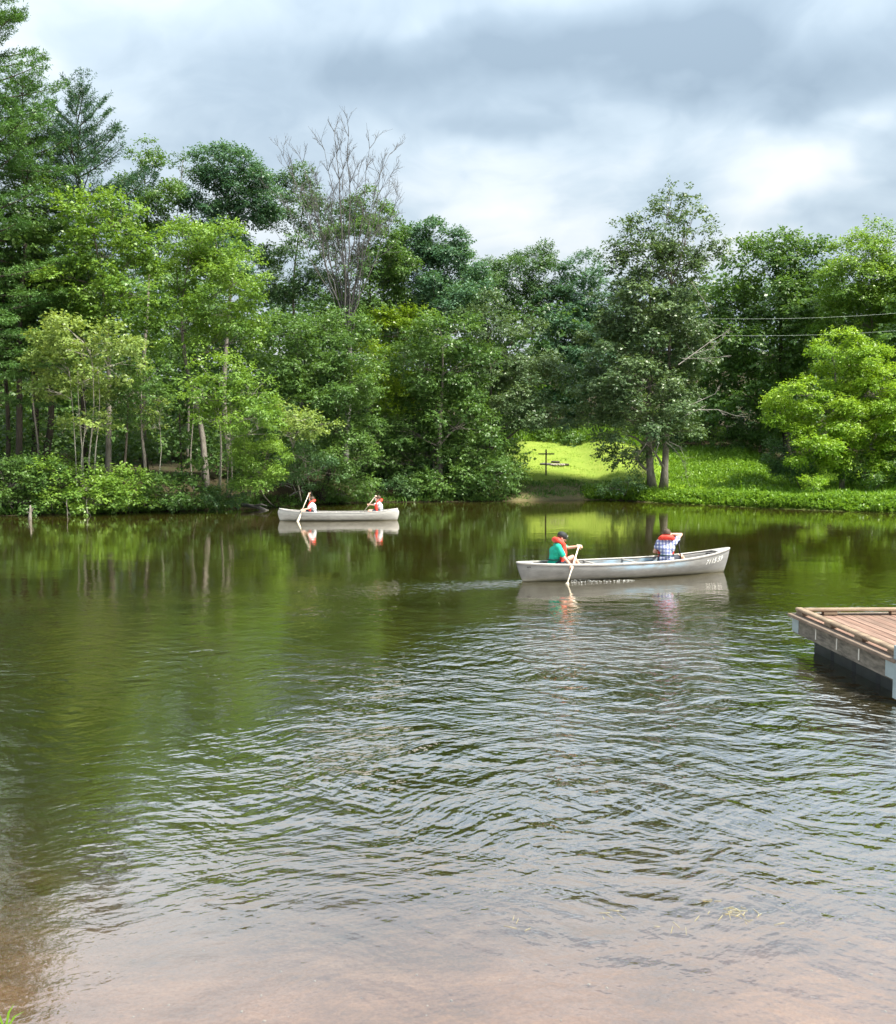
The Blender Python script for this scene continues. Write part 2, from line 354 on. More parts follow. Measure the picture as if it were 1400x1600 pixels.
trn = t.node('ShaderNodeBsdfTransparent'); trn.inputs[0].default_value = (.93, .90, .82, 1)
body = t.node('ShaderNodeMixShader'); t.l.new(op, body.inputs[0]); t.l.new(trn.outputs[0], body.inputs[1]); t.l.new(murk.outputs[0], body.inputs[2])
mx = t.node('ShaderNodeMixShader'); t.l.new(refl, mx.inputs[0]); t.l.new(body.outputs[0], mx.inputs[1]); t.l.new(gl.outputs[0], mx.inputs[2])
t.l.new(mx.outputs[0], out.inputs[0]); wm.materials.append(m)
water = link(bpy.data.objects.new('lake_water', wm)); tag(water, 'rippled olive green lake water turning clear over sand', 'water', kind='structure')

# ------------------------------------------------------------------ foliage
def unit(a): return a/np.maximum(np.linalg.norm(a, axis=-1, keepdims=True), 1e-9)
class Leaves:
    def __init__(s): s.P = []; s.D = []; s.N = []; s.L = []; s.W = []; s.T = []
    def sprays(s, O, D, N, k, slen, L, Wd, tint, jit=.3, flat=.45, side=.8):
        n = len(O)
        if n == 0: return
        S = unit(np.cross(D, N)); j = np.arange(k); sg = np.where(j % 2 == 0, 1., -1.)
        tt = (j+.4)/k*slen
        P = O[:, None, :]+D[:, None, :]*tt[None, :, None]+rng.normal(0, .03, (n, k, 3))
        LD = unit(D[:, None, :]*.6+S[:, None, :]*(sg*side)[None, :, None]+rng.normal(0, jit, (n, k, 3))+np.array([0, 0, -.18]))
        LN = unit(N[:, None, :]+rng.normal(0, flat, (n, k, 3)))
        s.P.append(P.reshape(-1, 3)); s.D.append(LD.reshape(-1, 3)); s.N.append(LN.reshape(-1, 3))
        ll = L*rng.uniform(.7, 1.25, n*k); s.L.append(ll); s.W.append(ll*Wd*rng.uniform(.8, 1.2, n*k))
        s.T.append(np.clip(np.repeat(tint, k)+rng.normal(0, .17, n*k), 0, 1))
    def build(s, name, mat, parent=None, origin=(0, 0, 0)):
        P, D, N = (np.concatenate(a) for a in (s.P, s.D, s.N)); L = np.concatenate(s.L)[:, None]; Wd = np.concatenate(s.W)[:, None]
        S = unit(np.cross(D, N)); N = np.cross(S, D); P = P-np.array(origin)
        v = np.stack([P, P+D*L*.42+S*Wd*.5+N*L*.06, P+D*L-N*L*.12, P+D*L*.42-S*Wd*.5+N*L*.06], 1).reshape(-1, 3)
        me = raw_mesh(name, v, np.arange(len(v)).reshape(-1, 4)); vattr(me, 'tint', np.concatenate(s.T), 'FACE'); me.materials.append(mat)
        return link(bpy.data.objects.new(name, me), parent)
def fib(n):
    i = np.arange(n)+.5; ph = np.arccos(1-2*i/n); th = math.pi*(1+5**.5)*i+rng.uniform(0, 6.28)
    return np.stack([np.cos(th)*np.sin(ph), np.sin(th)*np.sin(ph), np.cos(ph)], -1)
NLEAF = [0]
def fill_lobe(lv, c, r, leaf, dens, flat=.6, droop=.15, wd=.7, core=None, gap=0.0):
    """leafy clumps over the surface of an ellipsoid; returns clump centres"""
    rm = float(np.mean(r)); n = int(np.clip(5+4.2*rm**1.3, 6, 26))
    d = unit(fib(n)+rng.normal(0, .22, (n, 3)))
    keep = (d[:, 2] > -.75) & (rng.random(n) > gap) & ((d[:, 1] < .35) | (rng.random(n) > .25)); d = d[keep]; n = len(d)
    sc = c+r*d*rng.uniform(.5, .98, (n, 1)); rs = rm*rng.uniform(.26, .52, n)
    for i in range(n):
        area = 4*math.pi*rs[i]**2*.75; k = 7
        m_ = max(4, int(dens*area/(leaf*leaf*wd*.5)/k))
        dd = unit(rng.normal(0, 1, (m_, 3))+np.array([0, 0, .45])+d[i]*.35)
        O = sc[i]+dd*rs[i]*np.array([1.05, 1.05, flat])*rng.uniform(.35, 1, (m_, 1))
        D = unit(dd*np.array([1, 1, .45])+d[i]*.5+rng.normal(0, .3, (m_, 3))+np.array([0, 0, -droop]))
        N = unit(np.array([0, 0, .9])+dd*.55+rng.normal(0, .25, (m_, 3)))
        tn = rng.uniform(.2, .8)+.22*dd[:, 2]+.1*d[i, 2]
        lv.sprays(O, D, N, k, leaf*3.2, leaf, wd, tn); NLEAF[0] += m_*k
    return sc
def curve_pts(a, b, n, sag=0.0, wig=.0):
    a, b = Vector(a), Vector(b); L = (b-a).length; out = []
    w1, w2 = Vector(rng.normal(0, 1, 3)), Vector(rng.normal(0, 1, 3))
    for i in range(n+1):
        q = i/n; p = a.lerp(b, q); p.z += sag*L*math.sin(math.pi*q)
        p += (w1*math.sin(math.pi*q)+w2*math.sin(2*math.pi*q))*wig*L; out.append(p)
    return out
def tree(name, label, Y, base_px, lobes, mat, bark=None, tr=.16, leaf=.137, dens=.68, gap=0., flat=.6, droop=.15, stems=None, cat='tree', wd=.64, depth_k=1.0, base_y=None, group=None, twig=True):
    bark = bark or BARK; leaf = leaf*rng.uniform(.85, 1.2); wd = wd*rng.uniform(.75, 1.15)
    bx = (base_px-700)/1400*Y; by = max(base_y or Y, shore_y(bx)+(.5 if cat == 'shrub' else 1.0)); bz = gz(bx, by)
    e = empty(name, (bx, by, bz-.05), label, cat, group=group)
    o = Vector((bx, by, bz-.05)); lv = Leaves(); tb = MB()
    k = Y/1400; LB = []
    for lb in lobes:
        px, py, rx, ry = lb[:4]; dy = lb[4] if len(lb) > 4 else rng.uniform(-.5, .5)*rx*k*1.2
        LB.append((np.array(at(px, py, Y+dy)), np.array([rx*k, (rx*.6+ry*.4)*k*depth_k, ry*k])))
    top = max(LB, key=lambda q: q[0][2]); tops = Vector(top[0])
    def trunk_path(b, tp, rad):
        H = tp.z-b.z; n = max(5, int(H/1.2)); p = curve_pts(b, tp, n, 0, .018)
        rr = [rad*(1.35 if i == 0 else 1)*(1-.88*(i/n)**.9) for i in range(n+1)]
        tb.tube([q-o for q in p], rr, 8); return p, rr
    trunks = []
    if stems:
        for spx, tpx, tpy, rad in stems:
            sx = (spx-700)/1400*by; yy = by+rng.uniform(0, .5)
            trunks.append(trunk_path(Vector((sx, yy, gz(sx, yy)-.1)), at(tpx, tpy, Y+rng.uniform(-.3, .3)), rad))
    else: trunks.append(trunk_path(o, tops, tr))
    for c, r in LB:
        sc = fill_lobe(lv, c, r, leaf, dens, flat, droop, wd, gap=gap)
        if not twig: continue
        cv = Vector(c); best = None
        for p, rr in trunks:
            for i in range(1, len(p)-1):
                dz = cv.z-p[i].z; dh = math.hypot(cv.x-p[i].x, cv.y-p[i].y)
                cost = abs(dz-dh*.6)+.3*dh
                if best is None or cost < best[0]: best = (cost, p[i], rr[i])
        q = curve_pts(best[1], cv, 5, .05, .05); r0 = max(.03, min(best[2]*.55, .09))
        tb.tube([a-o for a in q], [r0*(1-.75*i/5) for i in range(6)], 5, False)
        for s_ in sc:
            q2 = curve_pts(q[random.choice((2, 3, 4))], Vector(s_), 2, .04, .06)
            tb.tube([a-o for a in q2], [.02, .014, .006], 3, False)
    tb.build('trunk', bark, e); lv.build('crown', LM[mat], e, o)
    return e
def conifer(name, label, Y, px, top_py, mat, Rpx, low_py, up=.35, seed=0, leaf=.15, dens=1.0, tr=.2, whorl=.55, bare=()):
    x = (px-700)/1400*Y; o = Vector((x, Y, gz(x, Y)-.05)); e = empty(name, o, label, 'tree')
    topz = at(px, top_py, Y).z; lowz = at(px, low_py, Y).z; k = Y/1400; H = topz-o.z
    tb = MB(); lv = Leaves()
    p = curve_pts((0, 0, 0), (0, 0, H), 14, 0, .006); tb.tube(p, [tr*(1-.93*i/14) for i in range(15)], 8)
    z = lowz-o.z
    while z < H-.15:
        f = (z-(lowz-o.z))/(topz-lowz); Rz = np.interp(f, np.linspace(0, 1, len(Rpx)), Rpx)*k
        nb = random.randint(3, 5); a0 = random.uniform(0, 6.28)
        for j in range(nb):
            a = a0+2*math.pi*j/nb+random.uniform(-.35, .35); Lb = Rz*random.choice((.45, .7, .9, 1.0, 1.15))*random.uniform(.85, 1.12)
            if Lb < .15: continue
            el_ = up*(.25+1.3*f)+random.uniform(-.12, .12)-.1*(1-f)
            d = Vector((math.cos(a)*math.cos(el_), math.sin(a)*math.cos(el_), math.sin(el_)))
            b0 = Vector((0, 0, z+random.uniform(-.15, .15))); n = 5
            pts = [b0+d*(Lb*i/n)+Vector((0, 0, (-.10*(i/n)+.16*(i/n)**2)*Lb)) for i in range(n+1)]
            tb.tube(pts, [max(.008, .045*(1-i/n)*min(1, Lb/2)+.008) for i in range(n+1)], 4, False)
            m_ = max(5, int(dens*Lb*24)); q = rng.uniform(.22, 1.02, m_)
            base = np.array([np.array(pts[0])+(np.array(pts[-1])-np.array(pts[0]))*v for v in q]); base[:, 2] += (-.10*q+.16*q*q-.06*q)*Lb
            sd_ = np.array([-math.sin(a), math.cos(a), 0]); sgn = rng.choice([-1, 1], m_)
            wdt = (.18+Lb*.20)*np.sin(np.clip(q, 0, 1)*math.pi*.8+.25)
            off = rng.uniform(0, 1, m_)*wdt*sgn
            O = base+sd_*off[:, None]+rng.normal(0, .04, (m_, 3))
            D = unit(np.array(d)*.8+sd_*(sgn*.7)[:, None]+rng.normal(0, .25, (m_, 3))+np.array([0, 0, .18+.2*f]))
            N = unit(np.array([0, 0, 1.])+rng.normal(0, .3, (m_, 3)))
            lv.sprays(O, D, N, 9, leaf*2.0, leaf, .26, rng.uniform(.25, .85)+rng.normal(0, .1, m_), .45, .6, .75); NLEAF[0] += m_*9
        z += whorl*random.uniform(.5, 1.6)
    tb.build('trunk', BARK_DARK, e); lv.build('crown', LM[mat], e); return e
def shrub(label, px, py, rx, ry, Y, mat, leaf=.13, dens=1.0, flat=.75, name='shrub', extra=(), bark=None, droop=.1, group='shrubs along the banks'):
    return tree(name, label, Y, px, [(px, py, rx, ry, 0.)]+[tuple(q)+(0.,) if len(q) == 4 else q for q in extra], mat, bark or BARK, .035, leaf, dens, 0, flat, droop, cat='shrub', group=group)

# --- left bank, pines first
conifer('white_pine', 'tallest pine at the left edge with long branch reaching over sky', 43, -12, -150, 'needle', [90, 135, 125, 135, 115, 112, 100, 75, 45, 8], 620, .28, dens=1.6, tr=.26, whorl=.62)
conifer('pine_tree', 'dark pointed pine with upswept tips left of the narrow broadleaf', 48, 135, 150, 'needle_dark', [90, 110, 115, 105, 92, 78, 58, 22], 480, .62, dens=1.3, tr=.16, whorl=.5)
conifer('white_pine', 'shaded pine beside the tall left edge pine', 46, 55, 110, 'needle', [70, 85, 95, 100, 85, 70, 50, 5], 560, .35, dens=1.2, tr=.2)
conifer('white_pine', 'tall pine just beyond the left edge of the view', 38, -190, -330, 'needle', [110, 140, 140, 120, 90, 40, 8], 560, .28, dens=.5, tr=.26)
tree('broadleaf_tree', 'tall broadleaf beyond the left edge nearer the water', 34, -420, [(-420, -260, 120, 110), (-480, -80, 130, 120), (-360, -60, 120, 120), (-420, 140, 170, 130), (-330, 320, 120, 120), (-520, 330, 120, 120), (-420, 500, 150, 120)], 'mid', leaf=.22, dens=.7, tr=.28)
T = tree
T('maple_tree', 'narrow dark broadleaf rising between pointed pine and round oak', 51, 228, [(222, 245, 22, 32), (248, 262, 18, 28), (235, 305, 42, 45), (212, 330, 34, 45), (262, 335, 30, 45), (235, 390, 48, 50)], 'mid', gap=.12, tr=.15)
T('oak_tree', 'round dark oak crown against the sky left of bare tree', 53, 362, [(352, 262, 42, 38), (385, 285, 36, 36), (330, 305, 40, 42), (402, 325, 32, 42), (360, 345, 55, 45), (345, 400, 50, 40)], 'blue', tr=.2, dens=1.1)
T('maple_tree', 'thin open crowned tree between narrow broadleaf and round oak', 54, 292, [(286, 258, 16, 18), (296, 290, 18, 26), (288, 335, 20, 30)], 'dark', dens=.55, gap=.3, tr=.08)
T('maple_tree', 'bright maple crown leaning right below the pointed pine', 44.5, 168, [(140, 335, 44, 40), (190, 345, 46, 42), (222, 400, 36, 40), (165, 400, 55, 45), (205, 455, 48, 45), (125, 440, 52, 45), (170, 490, 60, 35)], 'bright', tr=.17)
T('maple_tree', 'broad leafy tree under the left edge pine', 46, 62, [(55, 330, 50, 40), (20, 390, 50, 45), (80, 410, 55, 50), (40, 470, 60, 45), (95, 500, 55, 45), (10, 540, 50, 50)], 'mid', bark=BARK_DARK, tr=.2)
T('maple_tree', 'bright rounded maple in front of the dark round oak', 46, 322, [(300, 378, 44, 36), (350, 385, 42, 38), (378, 435, 38, 42), (320, 430, 55, 45), (275, 450, 36, 48), (345, 490, 60, 45), (290, 520, 55, 40), (375, 520, 36, 36)], 'bright', tr=.18)
T('broadleaf_tree', 'pale layered small tree on cluster of thin pale stems', 41.6, 132, [(130, 528, 78, 34), (82, 560, 48, 30), (178, 572, 42, 34), (128, 600, 58, 28), (70, 610, 36, 26), (138, 662, 42, 12)], 'pale', bark=BARK_PALE, flat=.42, leaf=.16,
  stems=[(124, 122, 560, .055), (136, 140, 540, .06), (148, 152, 570, .05), (116, 108, 580, .045), (131, 128, 600, .04)])
T('broadleaf_tree', 'small tree with straight grey trunk above the dirt patch', 42.6, 218, [(222, 585, 38, 36), (200, 620, 34, 28), (246, 625, 30, 28), (228, 655, 34, 16)], 'mid', bark=BARK, tr=.12, flat=.5)
T('sapling', 'slender pale sapling just right of straight grey trunk', 43, 240, [(243, 640, 22, 16), (238, 668, 18, 12)], 'pale', bark=BARK_PALE, tr=.035, dens=.8)
T('broadleaf_tree', 'yellow green small tree leaning at the left shore point', 41.5, 340, [(345, 585, 42, 30), (395, 610, 34, 34), (318, 615, 32, 26), (372, 650, 44, 30), (405, 660, 26, 32), (335, 650, 36, 20)], 'bright', bark=BARK_PALE, flat=.45,
  stems=[(340, 335, 600, .075), (357, 362, 610, .04), (352, 352, 640, .03)])
T('broadleaf_tree', 'tall leafy tree with dark trunk left of the bare tree', 48, 495, [(450, 525, 50, 30), (505, 520, 52, 34), (552, 560, 40, 36), (470, 575, 60, 42), (530, 610, 55, 42), (480, 640, 60, 38), (550, 660, 48, 40), (440, 610, 36, 30), (552, 515, 36, 26, 1.0), (540, 705, 46, 36, 0.), (545, 610, 40, 40, -.5)], 'mid', bark=BARK_DARK, tr=.18)
T('sapling', 'low sapling with flat pale layers over the first canoe', 44.5, 450, [(448, 645, 44, 14), (482, 656, 38, 14), (455, 672, 42, 12)], 'pale', flat=.3, tr=.05, bark=BARK_PALE)
T('sapling', 'dark sapling hanging low behind the far canoe bow', 46.5, 478, [(470, 712, 44, 20), (500, 735, 38, 18), (455, 745, 34, 20)], 'dark', flat=.4, tr=.05)
# --- around the bare tree
T('broadleaf_tree', 'sparse dark tree behind the left half of bare tree', 57, 470, [(432, 320, 34, 40), (478, 300, 36, 36), (445, 380, 48, 45), (505, 360, 40, 45), (470, 440, 60, 45), (420, 450, 40, 40)], 'dark', dens=.75, gap=.25, tr=.2)
T('broadleaf_tree', 'yellow tinged tree behind the right half of bare tree', 56, 575, [(575, 335, 36, 30), (610, 355, 24, 28), (555, 385, 46, 40), (600, 405, 45, 42), (580, 460, 58, 42), (545, 500, 45, 40)], 'mid', tr=.2, dens=.95)
T('broadleaf_tree', 'dark blue green oak right of the bare tree', 58, 675, [(640, 385, 36, 34), (685, 385, 42, 36), (715, 420, 34, 36), (660, 430, 60, 42), (740, 460, 32, 40), (700, 480, 55, 42), (640, 490, 46, 42)], 'blue', tr=.22, dens=1.1)
T('broadleaf_tree', 'yellow green tree glowing in the gap below the oak', 55, 605, [(600, 520, 46, 36), (645, 500, 32, 26), (590, 590, 46, 46), (620, 640, 40, 40)], 'yellow', tr=.1)
T('broadleaf_tree', 'large tree hanging to the water behind the far canoe stern', 53.5, 690, [(690, 525, 56, 32), (648, 570, 52, 42), (725, 575, 54, 44), (680, 625, 70, 42), (630, 670, 46, 40), (725, 660, 56, 40), (672, 705, 70, 36), (615, 725, 36, 36), (740, 705, 50, 30)], 'mid', tr=.2, leaf=.155)
T('broadleaf_tree', 'grey green tree with slim dark trunk beside the lawn', 56, 768, [(762, 510, 56, 40), (812, 550, 54, 46), (755, 580, 50, 42), (842, 600, 48, 44), (800, 620, 50, 36), (862, 650, 38, 28), (815, 655, 40, 20)], 'olive', bark=BARK_DARK, tr=.17)
T('broadleaf_tree', 'distant rounded crown left of the tallest right hand tree', 78, 830, [(832, 408, 36, 26), (800, 440, 36, 34), (862, 440, 34, 36), (830, 480, 55, 42), (770, 445, 24, 36)], 'dark', tr=.2, leaf=.2)
T('broadleaf_tree', 'distant thin crown showing over the dip in treeline', 74, 750, [(745, 418, 16, 24), (765, 425, 14, 24), (752, 460, 30, 30), (720, 490, 40, 40)], 'dark', tr=.14, leaf=.19, dens=.8, gap=.15)
T('broadleaf_tree', 'bluish tree tucked behind tallest right hand tree', 75, 915, [(912, 425, 32, 30), (890, 470, 38, 40), (935, 475, 40, 45), (895, 530, 55, 45), (930, 570, 55, 45), (880, 600, 48, 45), (920, 640, 50, 36)], 'blue', tr=.2, leaf=.2)
big = T('black_gum_tree', 'tallest right hand tree with twin grey trunks at the shore', 53.5, 1028, [(1043, 298, 9, 12), (1074, 308, 9, 14), (1040, 325, 24, 20), (1008, 345, 24, 22), (1080, 340, 22, 24), (978, 375, 26, 28), (1042, 368, 36, 30), (1105, 380, 20, 34), (955, 405, 18, 26), (1008, 410, 42, 34), (1075, 415, 42, 36), (1120, 400, 10, 18), (975, 440, 30, 30), (1045, 450, 46, 34),
   (1000, 485, 60, 44), (1065, 495, 52, 46), (955, 490, 34, 40), (1020, 545, 72, 46), (955, 545, 42, 42), (1075, 565, 40, 38), (990, 600, 72, 42), (1048, 610, 52, 44), (940, 615, 44, 38), (1020, 645, 66, 34, -1.6), (965, 665, 50, 28), (1040, 672, 44, 24, -1.8), (1005, 690, 44, 18, -1.6), (985, 712, 40, 14)], 'olive', bark=BARK, leaf=.15, dens=.85, gap=.14,
   stems=[(1021, 1014, 430, .25), (1038, 1050, 410, .23)])
T('broadleaf_tree', 'wide green tree in the back row behind power lines', 65, 1232, [(1215, 392, 44, 28), (1180, 425, 46, 38), (1260, 425, 48, 42), (1215, 470, 66, 48), (1150, 480, 44, 46), (1270, 500, 56, 48), (1200, 550, 70, 48), (1130, 560, 46, 50), (1270, 580, 50, 46), (1160, 620, 56, 40)], 'mid', bark=BARK_DARK, tr=.26, leaf=.21)
T('broadleaf_tree', 'pale pointed tree at the right edge of the treeline', 59, 1350, [(1366, 368, 18, 22), (1345, 400, 36, 34), (1390, 400, 34, 40), (1315, 440, 40, 40), (1365, 450, 56, 46), (1420, 460, 50, 60), (1340, 510, 56, 46), (1400, 540, 50, 60)], 'bright', tr=.2, leaf=.18, dens=.9, gap=.1)
T('locust_tree', 'bright lime green young tree on the right bank', 50.5, 1315, [(1305, 548, 40, 30), (1350, 562, 34, 34), (1325, 595, 44, 34), (1245, 612, 44, 26), (1385, 620, 44, 40), (1300, 645, 66, 40), (1230, 655, 40, 30), (1360, 665, 56, 40), (1275, 695, 60, 36), (1410, 690, 50, 45), (1340, 715, 60, 30)], 'lime', tr=.12, leaf=.14, dens=1.1, flat=.5, droop=.3)
# bank fillers beyond the right edge
T('broadleaf_tree', 'rounded tree beyond the right edge of the view', 52, 1520, [(1520, 420, 80, 70), (1470, 520, 80, 70), (1570, 540, 90, 70), (1520, 640, 100, 70)], 'mid', tr=.2, leaf=.22, dens=.8)
# --- understorey and shrubs
S = shrub
S('leafy shrub behind the broken stump at the left edge', 22, 760, 48, 40, 41, 'mid', extra=[(60, 738, 32, 26), (0, 735, 40, 24), (40, 786, 44, 16)])
S('pale topped shrub right of the broken stump', 80, 752, 36, 34, 41.2, 'bright', extra=[(90, 782, 36, 18)])
S('bright shrub below the cluster of thin pale stems', 135, 764, 42, 30, 41, 'bright', extra=[(150, 784, 40, 16)])
S('broad shrub dipping to water left of the dirt patch', 192, 764, 42, 28, 41.6, 'bright', extra=[(205, 784, 38, 14), (172, 746, 26, 18)])
S('dark shrub right under the dirt patch', 262, 772, 42, 24, 42.3, 'mid', extra=[(245, 784, 36, 13)])
S('shrub between dirt patch and leaning yellow green tree', 308, 758, 32, 30, 42.8, 'mid', extra=[(315, 782, 32, 13)])
S('round yellow green shrub at the tip of the left shore', 402, 742, 40, 44, 42.5, 'bright', name='rounded_shrub', leaf=.12, dens=1.2, extra=[(378, 705, 28, 28), (420, 715, 24, 30)])
S('dark low shrub in shade behind the round yellow green one', 355, 775, 34, 18, 43, 'dark')
S('shaded shrub between the two paddlers of the far canoe', 552, 755, 44, 28, 50, 'mid', extra=[(525, 772, 28, 14)])
S('dark overhanging shrub behind the far canoe stern paddler', 625, 765, 40, 20, 52.6, 'dark')
S('leafy shrub overhanging water left of the lawn', 690, 758, 50, 24, 52.6, 'mid', extra=[(660, 772, 36, 14)])
S('rounded shrub at the left foot of the lawn', 765, 745, 44, 34, 53.0, 'mid', extra=[(735, 765, 36, 18)])
S('dark leafy clump for the weeds and shadow by twin grey trunks', 982, 752, 24, 14, 51.5, 'dark', extra=[(955, 764, 20, 9)], leaf=.11)  # dark leaves stand for dark weeds and the shadow zone left of the trunks
S('tangled shrub behind the lawn top', 900, 690, 60, 20, 72, 'mid', extra=[(960, 685, 40, 22)], leaf=.18)
S('yellowish shrub left of the lawn top', 830, 690, 40, 16, 74, 'olive', leaf=.18)
S('drooping vine covered shrub right of the tall twin trunk tree', 1180, 686, 42, 24, 66, 'mid', extra=[(1145, 692, 34, 14), (1208, 668, 26, 20)], leaf=.15)
S('pale weedy shrub behind the bare branches on right bank', 1095, 672, 34, 20, 70, 'bright', leaf=.14)
S('dark shrub under the lime green tree', 1250, 728, 44, 20, 51.5, 'dark', extra=[(1225, 712, 26, 22)], leaf=.12)
S('dark shrub at the right edge below lime green tree', 1365, 735, 60, 22, 50, 'mid', extra=[(1420, 720, 50, 30)], leaf=.12)
S('small pale weed bush on the bright right hand bank', 1272, 757, 20, 10, 47, 'lime', leaf=.1, name='weed_bush')
# deep woodland behind: reads as one mass
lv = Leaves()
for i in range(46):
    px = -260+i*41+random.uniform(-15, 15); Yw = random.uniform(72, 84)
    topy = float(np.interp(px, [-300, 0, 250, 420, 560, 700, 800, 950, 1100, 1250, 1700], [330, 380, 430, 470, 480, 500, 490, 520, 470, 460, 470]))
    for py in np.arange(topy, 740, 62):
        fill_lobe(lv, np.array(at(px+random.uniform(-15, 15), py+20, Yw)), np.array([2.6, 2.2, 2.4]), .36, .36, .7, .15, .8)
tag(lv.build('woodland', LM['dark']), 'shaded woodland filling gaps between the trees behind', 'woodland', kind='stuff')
lv = Leaves()
for i in range(26):
    px = -120+i*36+random.uniform(-12, 12); Yw = random.uniform(59, 65)
    for py in np.arange(float(np.interp(px, [-100, 250, 420, 560, 800], [470, 470, 540, 560, 600])), 735, 58):
        fill_lobe(lv, np.array(at(px+random.uniform(-15, 15), py, Yw)), np.array([2.2, 1.6, 1.7]), .27, .28, .7, .15, .7)
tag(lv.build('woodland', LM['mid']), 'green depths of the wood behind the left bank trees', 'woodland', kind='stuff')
lv = Leaves()   # shaded understorey of low saplings and brambles inside the left wood
for i in range(95):
    px = random.uniform(-150, 800); Yw = np.interp(px, [0, 400, 500, 800], [46, 47, 54, 58])+random.uniform(-1.5, 5); X = (px-700)/1400*Yw
    zz = gz(X, Yw); r = random.uniform(.5, 1.1)
    fill_lobe(lv, np.array([X, Yw, zz+random.uniform(.4, 3.2)]), np.array([r, r, r*.8]), .2, .5, .6, .15, .75)
tag(lv.build('undergrowth', LM['mid']), 'dim undergrowth inside the wood on the left bank', 'undergrowth', kind='stuff')

# slim trunks standing in the wood
for i, (px, Y, r, top, lab) in enumerate([(28, 44, .17, 380, 'dark straight trunk near the left edge below the pines'), (12, 45, .12, 420, 'leftmost dark slim trunk at the frame edge'), (58, 43.5, .06, 560, 'thin leaning grey pole tree left of the pale stems'),
        (192, 46, .07, 600, 'thin dark pole tree left of the straight grey trunk'), (285, 47, .06, 610, 'thin dark pole tree deep between dirt patch and shore point'), (305, 45.5, .04, 600, 'slender grey pole tree left of leaning yellow green tree')]):
    X = (px-700)/1400*Y; b = Vector((X, Y, gz(X, Y)-.1)); tp = at(px+random.uniform(-8, 14), top, Y)
    e = empty('pole_tree', b, lab, 'tree', group='slim trunks in the left wood'); mb = MB(); p = curve_pts((0, 0, 0), tp-b, 9, 0, .012)
    mb.tube(p, [r*(1-.55*j/9) for j in range(10)], 8)
    mb.build('trunk', BARK_DARK if i in (0, 1, 3, 4) else BARK, e)
    lv = Leaves(); fill_lobe(lv, np.array(tp), np.array([1.0, 1.0, .8]), .17, .8); lv.build('crown', LM['mid'], e, b)

# ------------------------------------------------------------------ bare dead tree
def branch(mb, p, d, L, r, lvl, spread=.45, up=.25):
    n = 5; pts = [p]; dd = d.copy()
    for i in range(n):
        dd = (dd+Vector((random.gauss(0, .12), random.gauss(0, .12), random.gauss(0, .08)+up*.22))).normalized(); pts.append(pts[-1]+dd*L/n)
    mb.tube(pts, [max(.0055, r*(1-.7*i/n)) for i in range(n+1)], 5 if r > .03 else 3, False)
    if lvl == 0: return
    for i in range(3):
        k = random.randint(1, n-1); dl = (pts[k+1]-pts[k]).normalized()
        ax = Vector((random.gauss(0, 1), random.gauss(0, 1), random.gauss(0, .4))).normalized()
        branch(mb, pts[k], (dl+ax*spread*1.5).normalized(), L*random.uniform(.4, .7), max(.008, r*.55), lvl-1, spread, up)
Yd = 52.5; bx = (540-700)/1400*Yd; b0 = Vector((bx, Yd, gz(bx, Yd)-.1))
dt = empty('dead_tree', b0, 'bare grey dead tree with fanning branches against the sky', 'tree')
mb = MB(); trunk_top = at(545, 520, Yd); p = curve_pts(b0, trunk_top, 8, 0, .015); mb.tube([q-b0 for q in p], [.2-.06*i/8 for i in range(9)], 8)
mb.build('trunk', DEAD, dt); mb = MB()
random.seed(21)
for tx, ty, r in ((440, 245, .055), (470, 255, .05), (505, 235, .06), (522, 205, .07), (545, 215, .065), (578, 232, .055), (604, 240, .05), (430, 300, .04), (625, 305, .04), (560, 270, .045), (488, 300, .05), (535, 235, .05), (592, 262, .045), (456, 275, .045), (612, 275, .04), (500, 290, .045), (515, 330, .04), (585, 330, .04)):
    yy = random.uniform(-1.2, 1.2); a = trunk_top-Vector((0, 0, random.uniform(-.6, 1.0))); b_ = at(tx, ty, Yd+yy); n = 9; q = []
    for i in range(n+1):
        f = i/n; v = a.lerp(b_, f); v.x = a.x+(b_.x-a.x)*(f**1.35*.55+f*.45)+random.gauss(0, .10); v.y += random.gauss(0, .10); q.append(v)
    mb.tube([v-b0 for v in q], [max(.011, r*(1-.82*i/n)) for i in range(n+1)], 5, False)
    for j in range(3, n+1):
        for _ in range(1 if j < 6 else 2):
            d = (q[j]-q[j-1]).normalized(); ax = Vector((random.gauss(0, 1), random.gauss(0, .6), 0)).normalized()
            branch(mb, q[j]-b0, (d+ax*.6).normalized(), random.uniform(1.0, 2.1)*(1.1-.05*j), max(.012, r*.36), 2, .45, .16)
mb.build('bare_branches', DEAD, dt)
lv = Leaves()
for a, c_, ra, rb in ((495, 330, 24, 26), (470, 380, 24, 30), (555, 345, 26, 22), (520, 430, 30, 36), (575, 420, 26, 30), (500, 480, 34, 30), (560, 490, 34, 26)):
    fill_lobe(lv, np.array(at(a, c_, Yd)), np.array([ra, ra, rb])*Yd/1400, .15, .38, gap=.35)
lv.build('vine_leaves', LM['dark'], dt, b0)
